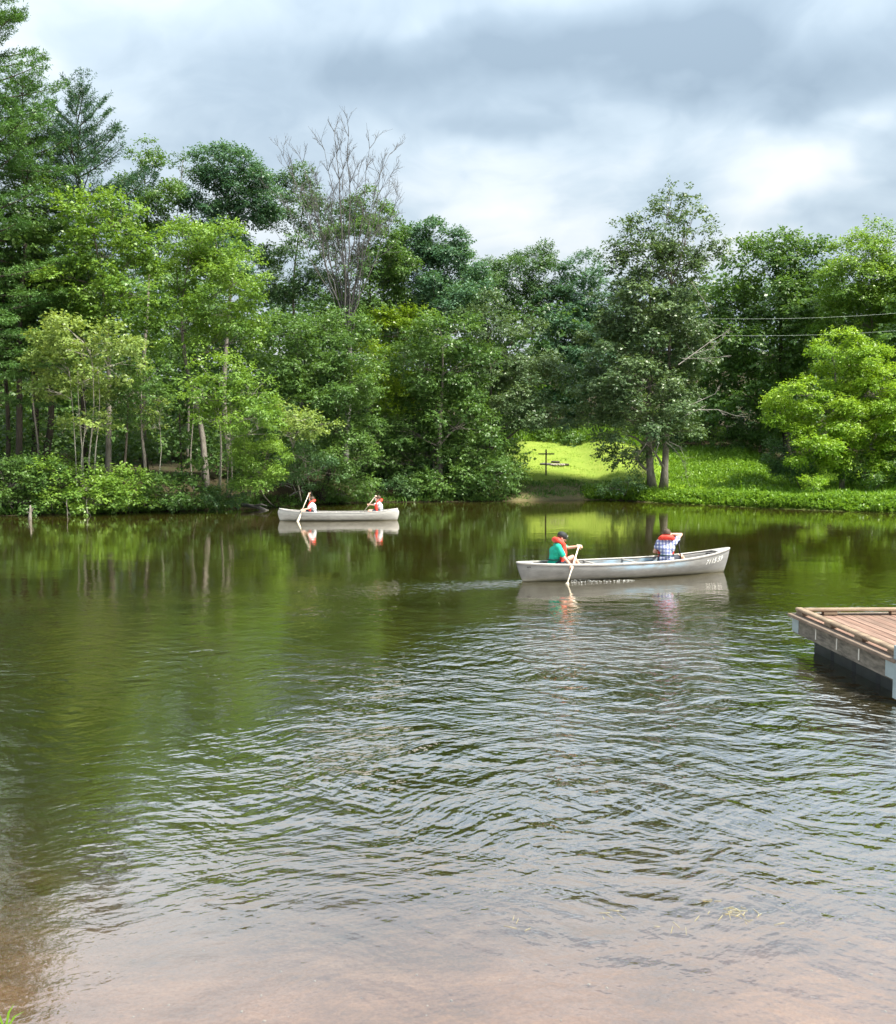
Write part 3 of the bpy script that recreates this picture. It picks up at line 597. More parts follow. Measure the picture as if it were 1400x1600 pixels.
# dead limbs on the tallest right-hand tree
mb = MB(); ob = Vector(big.location)
for pts, r in (([(1060, 570), (1085, 552), (1108, 535), (1130, 522)], .035), ([(1060, 640), (1090, 628), (1118, 615)], .03), ([(1058, 655), (1092, 640), (1122, 640), (1150, 650)], .03), ([(1065, 560), (1100, 560), (1125, 558)], .02), ([(1085, 552), (1112, 545), (1128, 530)], .015),
               ([(1040, 690), (1052, 700), (1064, 715), (1072, 735)], .03), ([(1030, 690), (1024, 712), (1016, 728)], .03), ([(1045, 690), (1062, 698), (1070, 716), (1073, 745)], .022), ([(1012, 690), (1002, 704), (996, 716)], .025),
               ([(975, 560), (985, 590), (998, 618)], .025), ([(962, 575), (978, 582), (985, 600)], .018), ([(1080, 440), (1100, 470), (1110, 500)], .02)):
    q = [at(a, b_, 50.8+.3*i)-ob for i, (a, b_) in enumerate(pts)]; mb.tube(q, [r*(1-.7*i/(len(q)-1)) for i in range(len(q))], 5, False)
    for i in range(1, len(q)):
        for _ in range(2): branch(mb, q[i], ((q[i]-q[i-1]).normalized()+Vector((random.gauss(0, .5), random.gauss(0, .4), random.gauss(0, .5)))).normalized(), .55, r*.4, 1, .5, .05)
mb.build('dead_branch', simple('dead_limb_pale', (.25, .235, .21), (.14, .13, .12), 5, .9), big)
random.seed(11)
# ------------------------------------------------------------------ banks: weeds and grass
def weeds(name, label, cat, n, sampler, hmin, hmax, mat, wd=.16, lean=.35, k=1):
    lv = Leaves(); pts = [sampler() for _ in range(n)]; P = np.array([(a, b_, gz(a, b_)-.02) for a, b_ in pts])
    D = unit(rng.normal(0, lean, (n, 3))*np.array([1, 1, .2])+np.array([0, 0, 1.])); N = unit(np.cross(D, rng.normal(0, 1, (n, 3))))
    L = rng.uniform(hmin, hmax, n)*(1+.55*vnoise(P[:, 0], P[:, 1], 1.6, 6)+.25*vnoise(P[:, 0], P[:, 1], 4.5, 2)); lv.P.append(P); lv.D.append(D); lv.N.append(N); lv.L.append(L); lv.W.append(np.full(n, 1)*np.clip(L*wd, .01, .07)); lv.T.append(rng.uniform(0, 1, n))
    if k > 1:
        for j in range(1, k):
            Q = P+D*L[:, None]*(j/k); dd = unit(rng.normal(0, 1, (n, 3))*np.array([1, 1, .35])+np.array([0, 0, .35]))
            lv.P.append(Q); lv.D.append(dd); lv.N.append(unit(np.array([0, 0, 1.])+rng.normal(0, .3, (n, 3)))); l2 = rng.uniform(.10, .22, n); lv.L.append(l2); lv.W.append(l2*.5); lv.T.append(rng.uniform(0, 1, n))
    tag(lv.build(name, LM[mat]), label, cat, kind='stuff')
def samp(u0, u1, t0, t1, pw=1.0):
    def f():
        u = random.uniform(u0, u1); tt = t0+(t1-t0)*random.random()**pw; yy = 47.
        for _ in range(5):
            X = (u-700)/1400*yy; yy = float(np.interp(X, SHX, SHY))+tt
        return X, yy
    return f
weeds('waterside_weeds', 'tall bright weeds along the right hand waterline', 'weeds', 9000, samp(915, 1480, .05, 2.6), .18, .52, 'grass', .14, .45, 5)
weeds('meadow_grass', 'rough sunlit meadow grass on the right bank', 'grass', 22000, samp(1000, 1500, 1.5, 24), .10, .34, 'grass', .16, .45)
weeds('meadow_weeds', 'taller weeds around the twin trunk tree', 'weeds', 5000, samp(1040, 1240, 5, 24, .7), .2, .6, 'grass', .12, .45, 5)
weeds('lawn_grass', 'short mown grass of the sunlit lawn', 'grass', 12000, samp(790, 1000, 3.5, 20), .04, .10, 'lime', .3, .5)
weeds('bank_grass', 'ragged grass on the eroded foot of the lawn', 'grass', 4500, samp(795, 985, .2, 4.5), .06, .22, 'grass_dark', .2, .5)
weeds('lawn_edge_weeds', 'ragged weeds along the back edge of the lawn', 'weeds', 3500, samp(790, 1000, 17, 24), .3, 1.1, 'grass', .1, .35, 4)
weeds('shade_weeds', 'low dark weeds under the left hand shrubs', 'weeds', 4000, samp(-60, 790, .05, 1.6), .12, .4, 'grass_dark', .14, .5, 2)
# broken stump in the water at left, fallen log, leafless sticks
q0 = on_z(47, 812)
mb = MB(); mb.tube([(0, 0, -.5), (0, 0, .1), (.03, 0, .35), (.02, .02, .62)], [.09, .075, .06, .03], 7); mb.tube([(.02, 0, .2), (.1, 0, .38), (.14, .02, .5)], [.03, .02, .01], 5); mb.tube([(0, 0, .25), (-.1, .02, .33), (-.16, 0, .3)], [.03, .02, .01], 5)
o = mb.build('stump', BARK); o.location = q0; tag(o, 'broken grey stump standing in water at the left edge', 'stump')
q0 = on_z(412, 797); mb = MB(); mb.tube([(-1.2, .5, .25), (-.4, .2, .15), (.25, -.1, -.05)], [.10, .09, .07], 7); mb.tube([(-.5, .2, .2), (-.1, -.02, .28), (.2, -.15, .22)], [.05, .04, .02], 6)
o = mb.build('fallen_log', DEAD); o.location = q0; tag(o, 'pale fallen log end at the tip of the left shore', 'log')
mb = MB(); o0 = at(452, 772, 46)
for pts in ([(452, 775), (462, 768), (458, 758), (445, 755), (436, 760)], [(452, 775), (470, 765), (474, 770)], [(420, 757), (440, 756), (455, 762)]): mb.tube([at(a, b_, 46)-o0 for a, b_ in pts], [.03, .025, .02, .015, .01][:len(pts)], 5)
o = mb.build('dead_branch', DEAD); o.location = o0; tag(o, 'pale curved dead branch above the water left of far canoe', 'branch')
for i, (px, lab) in enumerate(((105, 'bare drowned twig under the pale stemmed tree'), (136, 'bare forked twig dipping into water under the bright shrub'))):
    q0 = on_z(px, 806); mb = MB(); mb.tube([(0, 0, -.3), (.02, 0, .2), (-.06, .1, .55), (-.05, .2, .8)], [.03, .025, .02, .01], 5); mb.tube([(.02, 0, .2), (.14, .02, .05), (.2, 0, -.1)], [.02, .015, .01], 5)
    o = mb.build('drowned_twig', BARK); o.location = q0; tag(o, lab, 'twig')
# ------------------------------------------------------------------ cross, fire ring, wires on the lawn side
c0 = on_ground(853, 743)
WOOD_DARK = simple('weathered_post', (.10, .085, .065), (.05, .042, .032), 10, .9, 0, .005, (4, 4, .5))
ct = empty('wooden_cross', c0, 'thin dark wooden cross standing on the sunlit lawn', 'cross', R(12))
MB().box((0, 0, .84), .085, .075, 1.72, bev=.008).build('upright_post', WOOD_DARK, ct, False); MB().box((0, -.055, 1.40), 1.08, .045, .085, bev=.008).build('crossbeam', WOOD_DARK, ct, False)
STONE = simple('field_stone', (.34, .30, .27), (.18, .16, .14), 6, .9, 0, .01)
f0 = on_ground(871, 728)
fr_ = empty('fire_ring', f0, 'ring of stones with logs on the lawn behind the cross', 'fire ring')
for i in range(13):
    a = 2*math.pi*i/13; mb = MB(); mb.ball((math.cos(a)*.42, math.sin(a)*.4, .06), .12, 2, (1, .8, .75), Matrix.Rotation(a, 3, 'Z'), .25); mb.build('stone', STONE, fr_)
for px, py, a, ln, lab in ((853, 727, .1, .8, 'pale sitting log left of the fire ring'), (884, 728, -.2, .45, 'dark sitting log right of the fire ring'), (868, 724, .02, .6, 'sitting log behind the fire ring')):
    q = on_ground(px, py); mb = MB(); mb.tube([(-ln*.5, 0, .07), (-.1, .02, .08), (ln*.5, 0, .07)], [.075, .085, .07], 10); o = mb.build('log_seat', DEAD if px < 860 else BARK_DARK); o.location = q; o.rotation_euler = (0, 0, a); tag(o, lab, 'log', 'logs round the fire ring')
WIRE = simple('wire_grey', (.36, .42, .36), rough=.5)
for ya, yb, lab in ((498, 482, 'upper pale power line crossing the right hand trees'), (524, 510, 'lower pale power line crossing the right hand trees')):
    a, b_ = at(1090, ya, 53.5), at(1560, yb-8, 50); n = 24
    pts = [a.lerp(b_, i/n)-Vector((0, 0, .5*math.sin(math.pi*i/n)*.6)) for i in range(n+1)]
    o = MB().tube(pts, .007, 5).build('power_line', WIRE); tag(o, lab, 'wire', 'power lines')

# ------------------------------------------------------------------ dock
DZ = .50
FL, NL = on_z(1240, 960, DZ), on_z(1400, 1030, DZ)
e1 = (NL-FL); e1.z = 0; DW = e1.length; e1.normalize(); e2 = Vector((-e1.y, e1.x, 0)); 
if e2.x < 0: e2 = -e2
UP = Vector((0, 0, 1))
dk = empty('floating_dock', Vector((FL.x, FL.y, 0)), 'weathered wooden floating dock end at the right edge', 'dock'); d0 = Vector((FL.x, FL.y, 0))
PLANK = [simple('deck_plank_%d' % i, c, tuple(q*.42 for q in c), 3.5, .8, 0, .004, (6, .5, 6)) for i, c in enumerate(((.25, .152, .112), (.29, .185, .14), (.21, .135, .10)))]
GREYW = simple('weathered_fascia', (.20, .18, .15), (.055, .05, .042), 4, .9, 0, .006, (1.2, 1.2, 5)); RAILW = simple('weathered_rail', (.28, .21, .145), (.14, .10, .07), 5, .85, 0, .005, (1, 1, 3)); TRIM = simple('trim_board', (.22, .165, .125), (.12, .09, .07), 5, .85, 0, .004)
GALV = simple('galvanised_steel', (.42, .50, .55), (.32, .40, .45), 6, .45, .55); FLOAT = simple('black_float', (.03, .038, .042), (.018, .022, .024), 5, .55); PVC = simple('pale_pipe', (.42, .43, .42), rough=.5)
LEN, pw = 6.2, .142
def dp(a, b_, z): return e1*a+e2*b_+UP*z           # a along the end edge (away -> near), b into the dock
i = 0; bb = .10
while bb < LEN:
    MB().box(dp(DW/2+random.uniform(-.006, .006), bb+pw/2, DZ-.02+random.uniform(-.002, .002)), DW-.06, pw-.012, .038, e1, e2, UP, .004).build('deck_plank', PLANK[i % 3 if random.random() < .7 else random.randint(0, 2)], dk, False); bb += pw; i += 1
# trim, raised kerb rails on blocks, fascia
MB().box(dp(DW/2, .012, DZ-.012), DW+.14, .15, .045, e1, e2, UP, .006).build('trim_board', TRIM, dk, False)
MB().box(dp(-.005, LEN/2+.1, DZ-.012), .15, LEN-.06, .045, e1, e2, UP, .006).build('trim_board', TRIM, dk, False)
for a in (.12, DW*.36, DW*.66, DW-.16): MB().box(dp(a, .075, DZ+.035), .2, .09, .045, e1, e2, UP, .004).build('rail_block', RAILW, dk, False)
MB().box(dp(DW/2, .075, DZ+.082), DW+.02, .105, .046, e1, e2, UP, .012).build('kerb_rail', RAILW, dk, False)
for b_ in (.5, 1.5, 2.5, 3.5, 4.5, 5.5): MB().box(dp(.075, b_, DZ+.035), .09, .2, .045, e1, e2, UP, .004).build('rail_block', RAILW, dk, False)
MB().box(dp(.075, LEN/2+.07, DZ+.082), .105, LEN-.12, .046, e1, e2, UP, .012).build('kerb_rail', RAILW, dk, False)
MB().box(dp(DW/2, .02, DZ-.152), DW+.02, .045, .225, e1, e2, UP, .005).build('fascia_board', GREYW, dk, False)
for a, nm in ((0, 1), (DW, 2)): MB().box(dp(a, LEN/2+.05, DZ-.152), .045, LEN-.02, .225, e1, e2, UP, .005).build('fascia_board', GREYW, dk, False)
for a in (.085, DW-.11): MB().box(dp(a, -.006, DZ-.15), .21, .008, .19, e1, e2, UP, .002).build('corner_plate', GALV, dk, False)
for a in (DW*.27, DW*.49, DW*.70): MB().box(dp(a, -.008, DZ-.14), .026, .012, .15, e1, e2, UP, .004).build('bolt_strap', simple('strap_pale', (.6, .58, .52), rough=.6), dk, False)
fw = (DW-.36)/4
for i in range(4): MB().box(dp(.22+fw*(i+.5), .75, .05), fw-.035, 1.1, .44, e1, e2, UP, .035).build('float_tub', FLOAT, dk, False)
for i in range(4): MB().box(dp(.22+fw*(i+.5), 4.6, .05), fw-.035, 1.1, .44, e1, e2, UP, .035).build('float_tub', FLOAT, dk, False)
MB().box(dp(DW+.06, .03, DZ-.14), .09, .14, .62, e1, e2, UP, .006).build('pile_bracket', GALV, dk, False)
MB().tube([dp(DW+.10, .04, -1.6), dp(DW+.10, .04, DZ-.3), dp(DW+.10, .04, DZ+.12)], .048, 12).build('pile_pipe', PVC, dk)

# ------------------------------------------------------------------ canoes
def hull_mat(name, c, c2, blue=True):
    m, t, out = new_mat(name); co = t.node('ShaderNodeTexCoord').outputs['Object']
    s_ = t.node('ShaderNodeSeparateXYZ'); t.l.new(co, s_.inputs[0])
    n = t.noise(t.vmath('MULTIPLY', co, (1.2, 1, 4)), 3, 6, .65); nf = t.noise(t.vmath('MULTIPLY', co, (3, 1, 20)), 5, 4, .6)
    col = t.ramp(n, [(.3, c2), (.62, c)])
    col = t.mixc(t.math('MULTIPLY', t.mapr(nf, .55, .75), .35), col, (.34, .33, .29))
    if blue:   # uneven bluish band below the gunwale
        band = t.math('MULTIPLY', t.math('MULTIPLY', t.mapr(s_.outputs[2], .17, .31), t.mapr(t.math('ABSOLUTE', t.math('SUBTRACT', s_.outputs[0], .35)), 1.3, .5)), t.mapr(t.noise(t.vmath('MULTIPLY', co, (1.1, 1, 3)), 2.6, 5, .65), .30, .62))
        col = t.mixc(t.math('MULTIPLY', band, .7), col, (.24, .40, .55))
    grime = t.math('MULTIPLY', t.mapr(t.math('ADD', s_.outputs[2], t.math('MULTIPLY', n, .10)), .17, .03), .8)   # algae scum at the waterline
    col = t.mixc(grime, col, (.16, .15, .10))
    b = t.node('ShaderNodeBsdfPrincipled', in_Roughness=.45, in_Metallic=.1); t.l.new(col, b.inputs['Base Color']); t.l.new(b.outputs[0], out.inputs[0]); return m
HULL1, HULL2 = hull_mat('hull_pale_grey', (.19, .19, .188), (.135, .135, .134)), hull_mat('hull_white', (.37, .365, .35), (.27, .268, .26), False)
RIM = simple('gunwale_pale', (.40, .39, .37), (.29, .285, .27), 6, .5); RIMD = simple('gunwale_dark', (.16, .15, .14), rough=.5); SEATM = simple('seat_tan', (.44, .41, .36), rough=.6); DARKM = simple('black_plastic', (.02, .02, .022), rough=.5)
class Hull:
    def __init__(s, L=5.3, beam=.9, bow=.56, stern=.47, mid=.355, rake=.16, round_=0.0): s.L, s.B, s.bow, s.stern, s.mid, s.rake, s.rd = L, beam, bow, stern, mid, rake, round_
    def sheer(s, q):
        e = s.bow if q > 0 else s.stern; return s.mid+(e-s.mid)*abs(q)**2.6
    def half(s, q): return s.B/2*max(0., 1-abs(q)**2.3)**.75+.018
    def pt(s, q, v, side):
        """q -1..1 along, v 0 keel .. 1 gunwale"""
        g = s.sheer(q); k = -.09+.10*max(0, abs(q)-.55)**2*4; zz = k+(g-k)*v
        w = s.half(q)*(1-(1-v)**(2.6-.9*abs(q)))**(.75+.25*abs(q))
        rk = s.rake*(1-v)**1.4*abs(q)**8+s.rd*max(0, v-.55)**2*abs(q)**8
        return Vector((q*s.L/2-math.copysign(rk, q), side*w, zz))
    def build(s, root, hm, rim_dark):
        NQ, NV = 44, 9; mb = MB()
        qs = [math.sin(math.pi/2*(-1+2*i/NQ)) for i in range(NQ+1)]; vv = [j/NV for j in range(NV+1)]
        prof = []
        for q in qs: prof.append([s.pt(q, v, -1) for v in reversed(vv)]+[s.pt(q, v, 1) for v in vv[1:]])
        n = len(prof[0]); mb.v = [tuple(p) for r in prof for p in r]
        mb.f = [(i*n+j, (i+1)*n+j, (i+1)*n+j+1, i*n+j+1) for i in range(NQ) for j in range(n-1)]
        o = mb.build('hull', hm, root); md = o.modifiers.new('thickness', 'SOLIDIFY'); md.thickness = .012; md.offset = 0
        for sd_ in (-1, 1):
            pth = [s.pt(q, 1, sd_)+Vector((0, 0, .008)) for q in qs]
            g = MB().tube(pth, .021, 6).build('gunwale', RIM, root)
            if rim_dark: MB().tube([p+Vector((0, sd_*.012, -.026)) for p in pth], .011, 5).build('rub_strip', RIMD, g)
        for q0, q1 in ((.86, 1.0), (-1.0, -.86)):
            mb = MB(); ql = [q0+(q1-q0)*i/6 for i in range(7)]
            v = [s.pt(q, 1, sd_)+Vector((0, 0, .014)) for q in ql for sd_ in (-1, 1)]
            mb.add(v, [(2*i, 2*i+2, 2*i+3, 2*i+1) for i in range(6)]); d = mb.build('deck_plate', RIM, root); d.modifiers.new('t', 'SOLIDIFY').thickness = .02
        for q in (-.32, .05, .40):
            w = s.half(q); MB().box((q*s.L/2, 0, s.sheer(q)-.02), .055, 2*w, .022, bev=.005).build('thwart', RIM, root)
        for q in (-.64, .52):
            w = min(abs(s.pt(q_, .62, 1).y) for q_ in (q-.05, q+.05))-.02; MB().box((q*s.L/2, 0, .235), .26, 2*w, .035, bev=.01).build('seat', SEATM, root)
        return o
def place_canoe(label, hull, pa, pb, hm, dark):
    """pa / pb: pixels of stern and bow at the waterline"""
    a, b_ = on_z(*pa), on_z(*pb); mid = (a+b_)/2; ang = math.atan2(b_.y-a.y, b_.x-a.x); hull.L = (b_-a).length+2*.13
    e = empty('canoe', Vector((mid.x, mid.y, 0)), label, 'canoe', ang); hull.build(e, hm, dark); return e
h1 = Hull(bow=.56, stern=.43, mid=.36, rake=.15); c1 = place_canoe('pale grey canoe with white lettering nearer the dock', h1, (816, 909), (1131, 893), HULL1, True)
h2 = Hull(bow=.50, stern=.48, mid=.33, rake=.12, round_=.5); c2 = place_canoe('white canoe with upturned ends near the far shore', h2, (620, 812.5), (438, 813.5), HULL2, False)
# lettering on the near (starboard) side of the grey canoe's bow
PAINTW = simple('white_lettering', (.86, .86, .84), rough=.5)
fc = bpy.data.curves.new('letters', 'FONT'); fc.body = '7115 59'; fc.size = 1; fc.shear = .2
fo = bpy.data.objects.new('letters_source', fc); COL.objects.link(fo); bpy.context.view_layer.update()
fm = bpy.data.meshes.new_from_object(fo.evaluated_get(bpy.context.evaluated_depsgraph_get())); COL.objects.unlink(fo); bpy.data.objects.remove(fo)
xs = [v.co.x for v in fm.vertices]; x0, x1 = min(xs), max(xs)
for v in fm.vertices:
    f = (v.co.x-x0)/(x1-x0); q = .70+.20*f; vv = .60+.22*(v.co.y/.72)+.02*f
    P = h1.pt(q, vv, -1); Q = h1.pt(q+.01, vv, -1); U = h1.pt(q, vv+.03, -1); nrm = (Q-P).cross(U-P).normalized()
    if nrm.y > 0: nrm = -nrm
    v.co = P+nrm*.010
fm.materials.clear(); fm.materials.append(PAINTW); link(bpy.data.objects.new('lettering', fm), c1)
MB().box((-.915*h1.L/2, -h1.half(-.915)-.004, h1.sheer(-.915)-.075), .11, .01, .03, bev=.003).build('name_plate', DARKM, c1, False)
MB().box((.80*h1.L/2, -.03, h1.sheer(.8)-.0), .2, .10, .03, Vector((1, 0, .12)).normalized(), (0, 1, 0), (0, 0, 1), .01).build('grab_loop', DARKM, c1, False)

# ------------------------------------------------------------------ people
SKIN = simple('skin', (.62, .38, .29), (.54, .31, .23), 9, .55); SHIRT_G = simple('green_tshirt', (.01, .40, .27), (.006, .29, .19), 7, .8); SHIRT_W = simple('white_tshirt', (.74, .73, .76), (.6, .59, .63), 7, .8)
VEST = simple('orange_life_vest', (.74, .06, .035), (.60, .04, .025), 6, .65); HAIR = simple('dark_brown_hair', (.085, .055, .035), (.035, .022, .015), 30, .7); CAPM = simple('dark_cap', (.018, .022, .022), rough=.7); SHORTS = simple('dark_shorts', (.05, .055, .075), rough=.8)
STRAP = simple('vest_strap', (.012, .05, .04), rough=.6); PADW = simple('paddle_wood', (.78, .72, .60), (.62, .55, .43), 4, .5, 0, 0, (1, 1, 6)); PADB = simple('paddle_black', (.02, .02, .02), rough=.5); EYE = simple('eye_dark', (.02, .015, .012), rough=.3)
m, t, out = new_mat('blue_plaid_shirt'); co = t.node('ShaderNodeTexCoord').outputs['Object']; s_ = t.node('ShaderNodeSeparateXYZ'); t.l.new(co, s_.inputs[0])
def stripes(v, per, ph, w): return t.mapr(t.math('SINE', t.math('MULTIPLY_ADD', v, 2*math.pi/per, ph)), 1-w-.12, 1-w+.12)
sa = t.math('MAXIMUM', stripes(s_.outputs[1], .075, 0, .85), t.math('MULTIPLY', stripes(s_.outputs[1], .037, .7, .5), .6)); sb_ = t.math('MAXIMUM', stripes(s_.outputs[2], .085, 0, .85), t.math('MULTIPLY', stripes(s_.outputs[2], .042, .7, .5), .6))
pc_ = t.mixc(t.math('MULTIPLY', sa, .8), (.80, .82, .88), (.10, .14, .36)); pc_ = t.mixc(t.math('MULTIPLY', sb_, .7), pc_, (.09, .12, .32))
b = t.node('ShaderNodeBsdfPrincipled', in_Roughness=.85); t.l.new(pc_, b.inputs['Base Color']); t.l.new(b.outputs[0], out.inputs[0]); PLAID = m
def remesh(o, vox, it=2):
    md = o.modifiers.new('surface', 'REMESH'); md.mode = 'VOXEL'; md.voxel_size = vox; md.use_smooth_shade = True
    sm = o.modifiers.new('soften', 'SMOOTH'); sm.factor = .5; sm.iterations = it; return o
def ik(a, b_, l1, l2, pole):
    a, b_ = Vector(a), Vector(b_); d = b_-a; L = min(d.length, (l1+l2)*.995); u = d.normalized()
    k = (l1*l1-l2*l2+L*L)/(2*L); h_ = math.sqrt(max(l1*l1-k*k, 0)); p = Vector(pole)-u*Vector(pole).dot(u)
    return a+u*k+p.normalized()*h_
def person(label, root_obj, seat, yaw, chest, neck, head, hands, poles, knees, feet, shirt, vest=True, cap=False, shoulder_w=.165, sdx=0.0, look=(1, 0, -.25), grip=(None, None), vox=.008, sleeve=.55, belt=False):
    """local frame: origin on the seat, +x forward, +y to the person's left"""
    base = root_obj.matrix_basis @ Vector(seat); yaw_w = root_obj.rotation_euler.z+yaw
    e = empty('person', base, label, 'person', yaw_w)
    pel, ch, nk, hd = Vector((0, 0, .10)), Vector(chest), Vector(neck), Vector(head)
    mb = MB(); mb.capsule(pel+Vector((0, -.05, 0)), pel+Vector((0, .05, 0)), .115, .115); mb.capsule(pel, ch, .115, .125)
    sh = [ch.lerp(nk, .72)+Vector((sdx if sd_ < 0 else -sdx*.6, sd_*shoulder_w, 0)) for sd_ in (-1, 1)]
    mb.capsule(ch+Vector((0, -.06, .02)), ch+Vector((0, .06, .02)), .115, .115); mb.capsule(sh[0], sh[1], .062, .062); mb.capsule(ch.lerp(nk, .6), hd-Vector((.02, 0, .05)), .058, .052)
    f = Vector(look).normalized(); rt = f.cross(UP).normalized(); up = rt.cross(f); M = Matrix((f, -rt, up)).transposed()   # head axes: x forward, y left, z up
    H = lambda x, y, z: hd+M@Vector((x, y, z))
    mb.ball(H(-.005, 0, .025), .1, 3, (.98, .80, 1.0), M); mb.ball(H(.022, 0, -.055), .072, 2, (.92, .86, .92), M)      # skull, jaw
    mb.capsule(H(.088, 0, .012), H(.112, 0, -.022), .010, .016); mb.ball(H(.086, 0, -.062), .022, 2, (.7, 1.2, .5), M)    # nose, mouth
    for sd_ in (-1, 1): mb.ball(H(-.008, sd_*.082, -.004), .024, 2, (.7, .4, 1.15), M)                                 # ears
    elbows = []
    for i, sd_ in enumerate((-1, 1)):
        hp = Vector(hands[i]); el_ = ik(sh[i], hp, .27, .25, poles[i]); elbows.append(el_)
        mb.capsule(sh[i], el_, .052, .040); fa = (hp-el_).normalized(); wr = hp-fa*.045; mb.capsule(el_, wr, .039, .027)
        g = Vector(grip[i]).normalized() if grip[i] else Vector((0, 0, 1)); pn = fa.cross(g).normalized(); g = pn.cross(fa).normalized()
        mb.ball(hp-fa*.005, .042, 2, (1.05, .95, .5), Matrix((fa, g, pn)).transposed())                                      # palm
        for k, ln in enumerate((.050, .058, .054, .042)):                                                                # fingers curling round the shaft
            r0 = hp+fa*.028+g*(.030-.020*k); k1 = r0+fa*ln*.5+pn*.012; k2 = k1+fa*ln*.15+pn*ln*.55; k3 = k2-fa*ln*.4+pn*.006
            mb.capsule(r0, k1, .0095, .009, 6); mb.capsule(k1, k2, .009, .0085, 6); mb.capsule(k2, k3, .0085, .0075, 6)
        t0 = hp-fa*.015+g*.034; t1 = t0+g*.022+fa*.025+pn*.012; mb.capsule(t0, t1, .012, .0105, 6); mb.capsule(t1, t1+fa*.02+pn*.028, .0105, .009, 6)   # thumb
    hips = [pel+Vector((.02, sd_*.085, -.01)) for sd_ in (-1, 1)]
    for i in range(2):
        kn, ft = Vector(knees[i]), Vector(feet[i]); mb.capsule(hips[i], kn, .082, .056); mb.capsule(kn, ft, .054, .036); mb.capsule(ft, ft+Vector((.15, 0, -.02)), .038, .028)
    body = remesh(mb.build('body', SKIN, e), vox)
    sb = MB(); sb.capsule(pel+Vector((0, -.055, 0)), pel+Vector((0, .055, 0)), .135, .135); sb.capsule(pel, ch, .135, .145); sb.capsule(ch+Vector((0, -.07, .02)), ch+Vector((0, .07, .02)), .132, .132); sb.capsule(sh[0], sh[1], .078, .078); sb.capsule(ch, ch.lerp(nk, .86), .11, .072)
    for i in range(2): sb.capsule(sh[i], sh[i].lerp(elbows[i], sleeve+.2), .073, .066)
    remesh(sb.build('shirt', shirt, e), .012)
    sb = MB()
    for i in range(2): sb.capsule(hips[i], hips[i].lerp(Vector(knees[i]), .62), .100, .082)
    sb.capsule(hips[0], hips[1], .125, .125); remesh(sb.build('shorts', SHORTS, e), .012)
    if vest:
        vb = MB(); ax = (nk-ch).normalized(); fwd = ax.cross(Vector((0, 1, 0))); fwd = fwd if fwd.x > 0 else -fwd; fwd.normalize(); nb = nk+ax*.01
        ring = [nb+fwd*(-.115*math.cos(a)+.0)+Vector((0, 1, 0))*(.150*math.sin(a))+ax*(.02+.05*math.cos(a)) for a in np.linspace(-2.2, 2.2, 13)]
        for p, q in zip(ring[:-1], ring[1:]): vb.capsule(p, q, .052, .052)
        vb.capsule(ring[4], ring[8], .062, .062)
        for sd_, p in ((-1, ring[0]), (1, ring[-1])):
            lo = pel.lerp(ch, .18)+fwd*.13+Vector((0, sd_*.105, 0)); mi = ch+fwd*.135+Vector((0, sd_*.115, .03)); vb.capsule(p, mi, .058, .085); vb.capsule(mi, lo, .085, .075)
        v_ = remesh(vb.build('life_vest', VEST, e), .014)
        wst = pel.lerp(ch, .45); MB().tube([wst+Vector((math.cos(a)*.158, math.sin(a)*.185, 0)) for a in np.linspace(0, 2*math.pi, 25)], .013, 5).build('belt', STRAP, v_)
    hb = MB()
    if cap:
        hb.ball(H(-.008, 0, .045), .113, 3, (1, .84, .82), M); remesh(hb.build('hair', HAIR, e), .012)
        cb = MB(); cb.ball(H(-.004, 0, .062), .118, 3, (1.02, .86, .74), M); cp = remesh(cb.build('cap', CAPM, e), .012)
        vz = MB(); 
        for k in range(9):
            a = -1.1+2.2*k/8; vz.capsule(H(.09*math.cos(a)*.9, .085*math.sin(a), .055), H(.09*math.cos(a)+.085*math.cos(a*.6), .088*math.sin(a), .035), .010, .008, 6)
        remesh(vz.build('visor', CAPM, cp), .008); MB().ball(H(.112, 0, .085), .026, 2, (.3, 1, .8), M).build('badge', PAINTW, cp)
    else:
        hb.ball(H(-.022, 0, .042), .110, 3, (.98, .86, .92), M, .05); hb.ball(H(-.05, 0, -.01), .085, 2, (.7, .9, .9), M, .05); remesh(hb.build('hair', HAIR, e), .010)
    for sd_ in (-1, 1): MB().ball(H(.086, sd_*.032, .012), .010, 1).build('eye', EYE, e)
    return e
def paddle(label, top, through, blade_len, length, mat):
    """world points: top grip and a second point on the shaft"""
    top, th = Vector(top), Vector(through); d = (th-top).normalized(); e = empty('paddle', top, label, 'paddle')
    u = d.cross(UP).normalized(); w = u.cross(d)
    MB().tube([d*.0, d*(length-blade_len*.9)], .016, 8).build('shaft', mat, e); MB().capsule(-u*.045, u*.045, .018, .018).build('grip', mat, e)
    mb = MB(); prof = [(0, .018), (.12, .055), (.35, .085), (.75, .092), (.93, .075), (1, .03)]; v = []
    for q, hw in prof:
        c_ = d*(length-blade_len+q*blade_len)
        for sx, sw in ((-1, 1), (0, 1), (1, 1), (0, -1)): v.append(c_+u*hw*sx+w*(.010*sw if sx == 0 else 0))
    f = [(i*4+k, i*4+(k+1) % 4, i*4+4+(k+1) % 4, i*4+4+k) for i in range(5) for k in range(4)]+[(3, 2, 1, 0), (20, 21, 22, 23)]
    mb.add(v, f).build('blade', mat, e); return e
bpy.context.view_layer.update()
def loc_of(root, seat, yaw, p):      # person's local point -> world
    return root.matrix_basis @ Vector(seat) + Matrix.Rotation(root.rotation_euler.z+yaw, 3, 'Z') @ Vector(p)
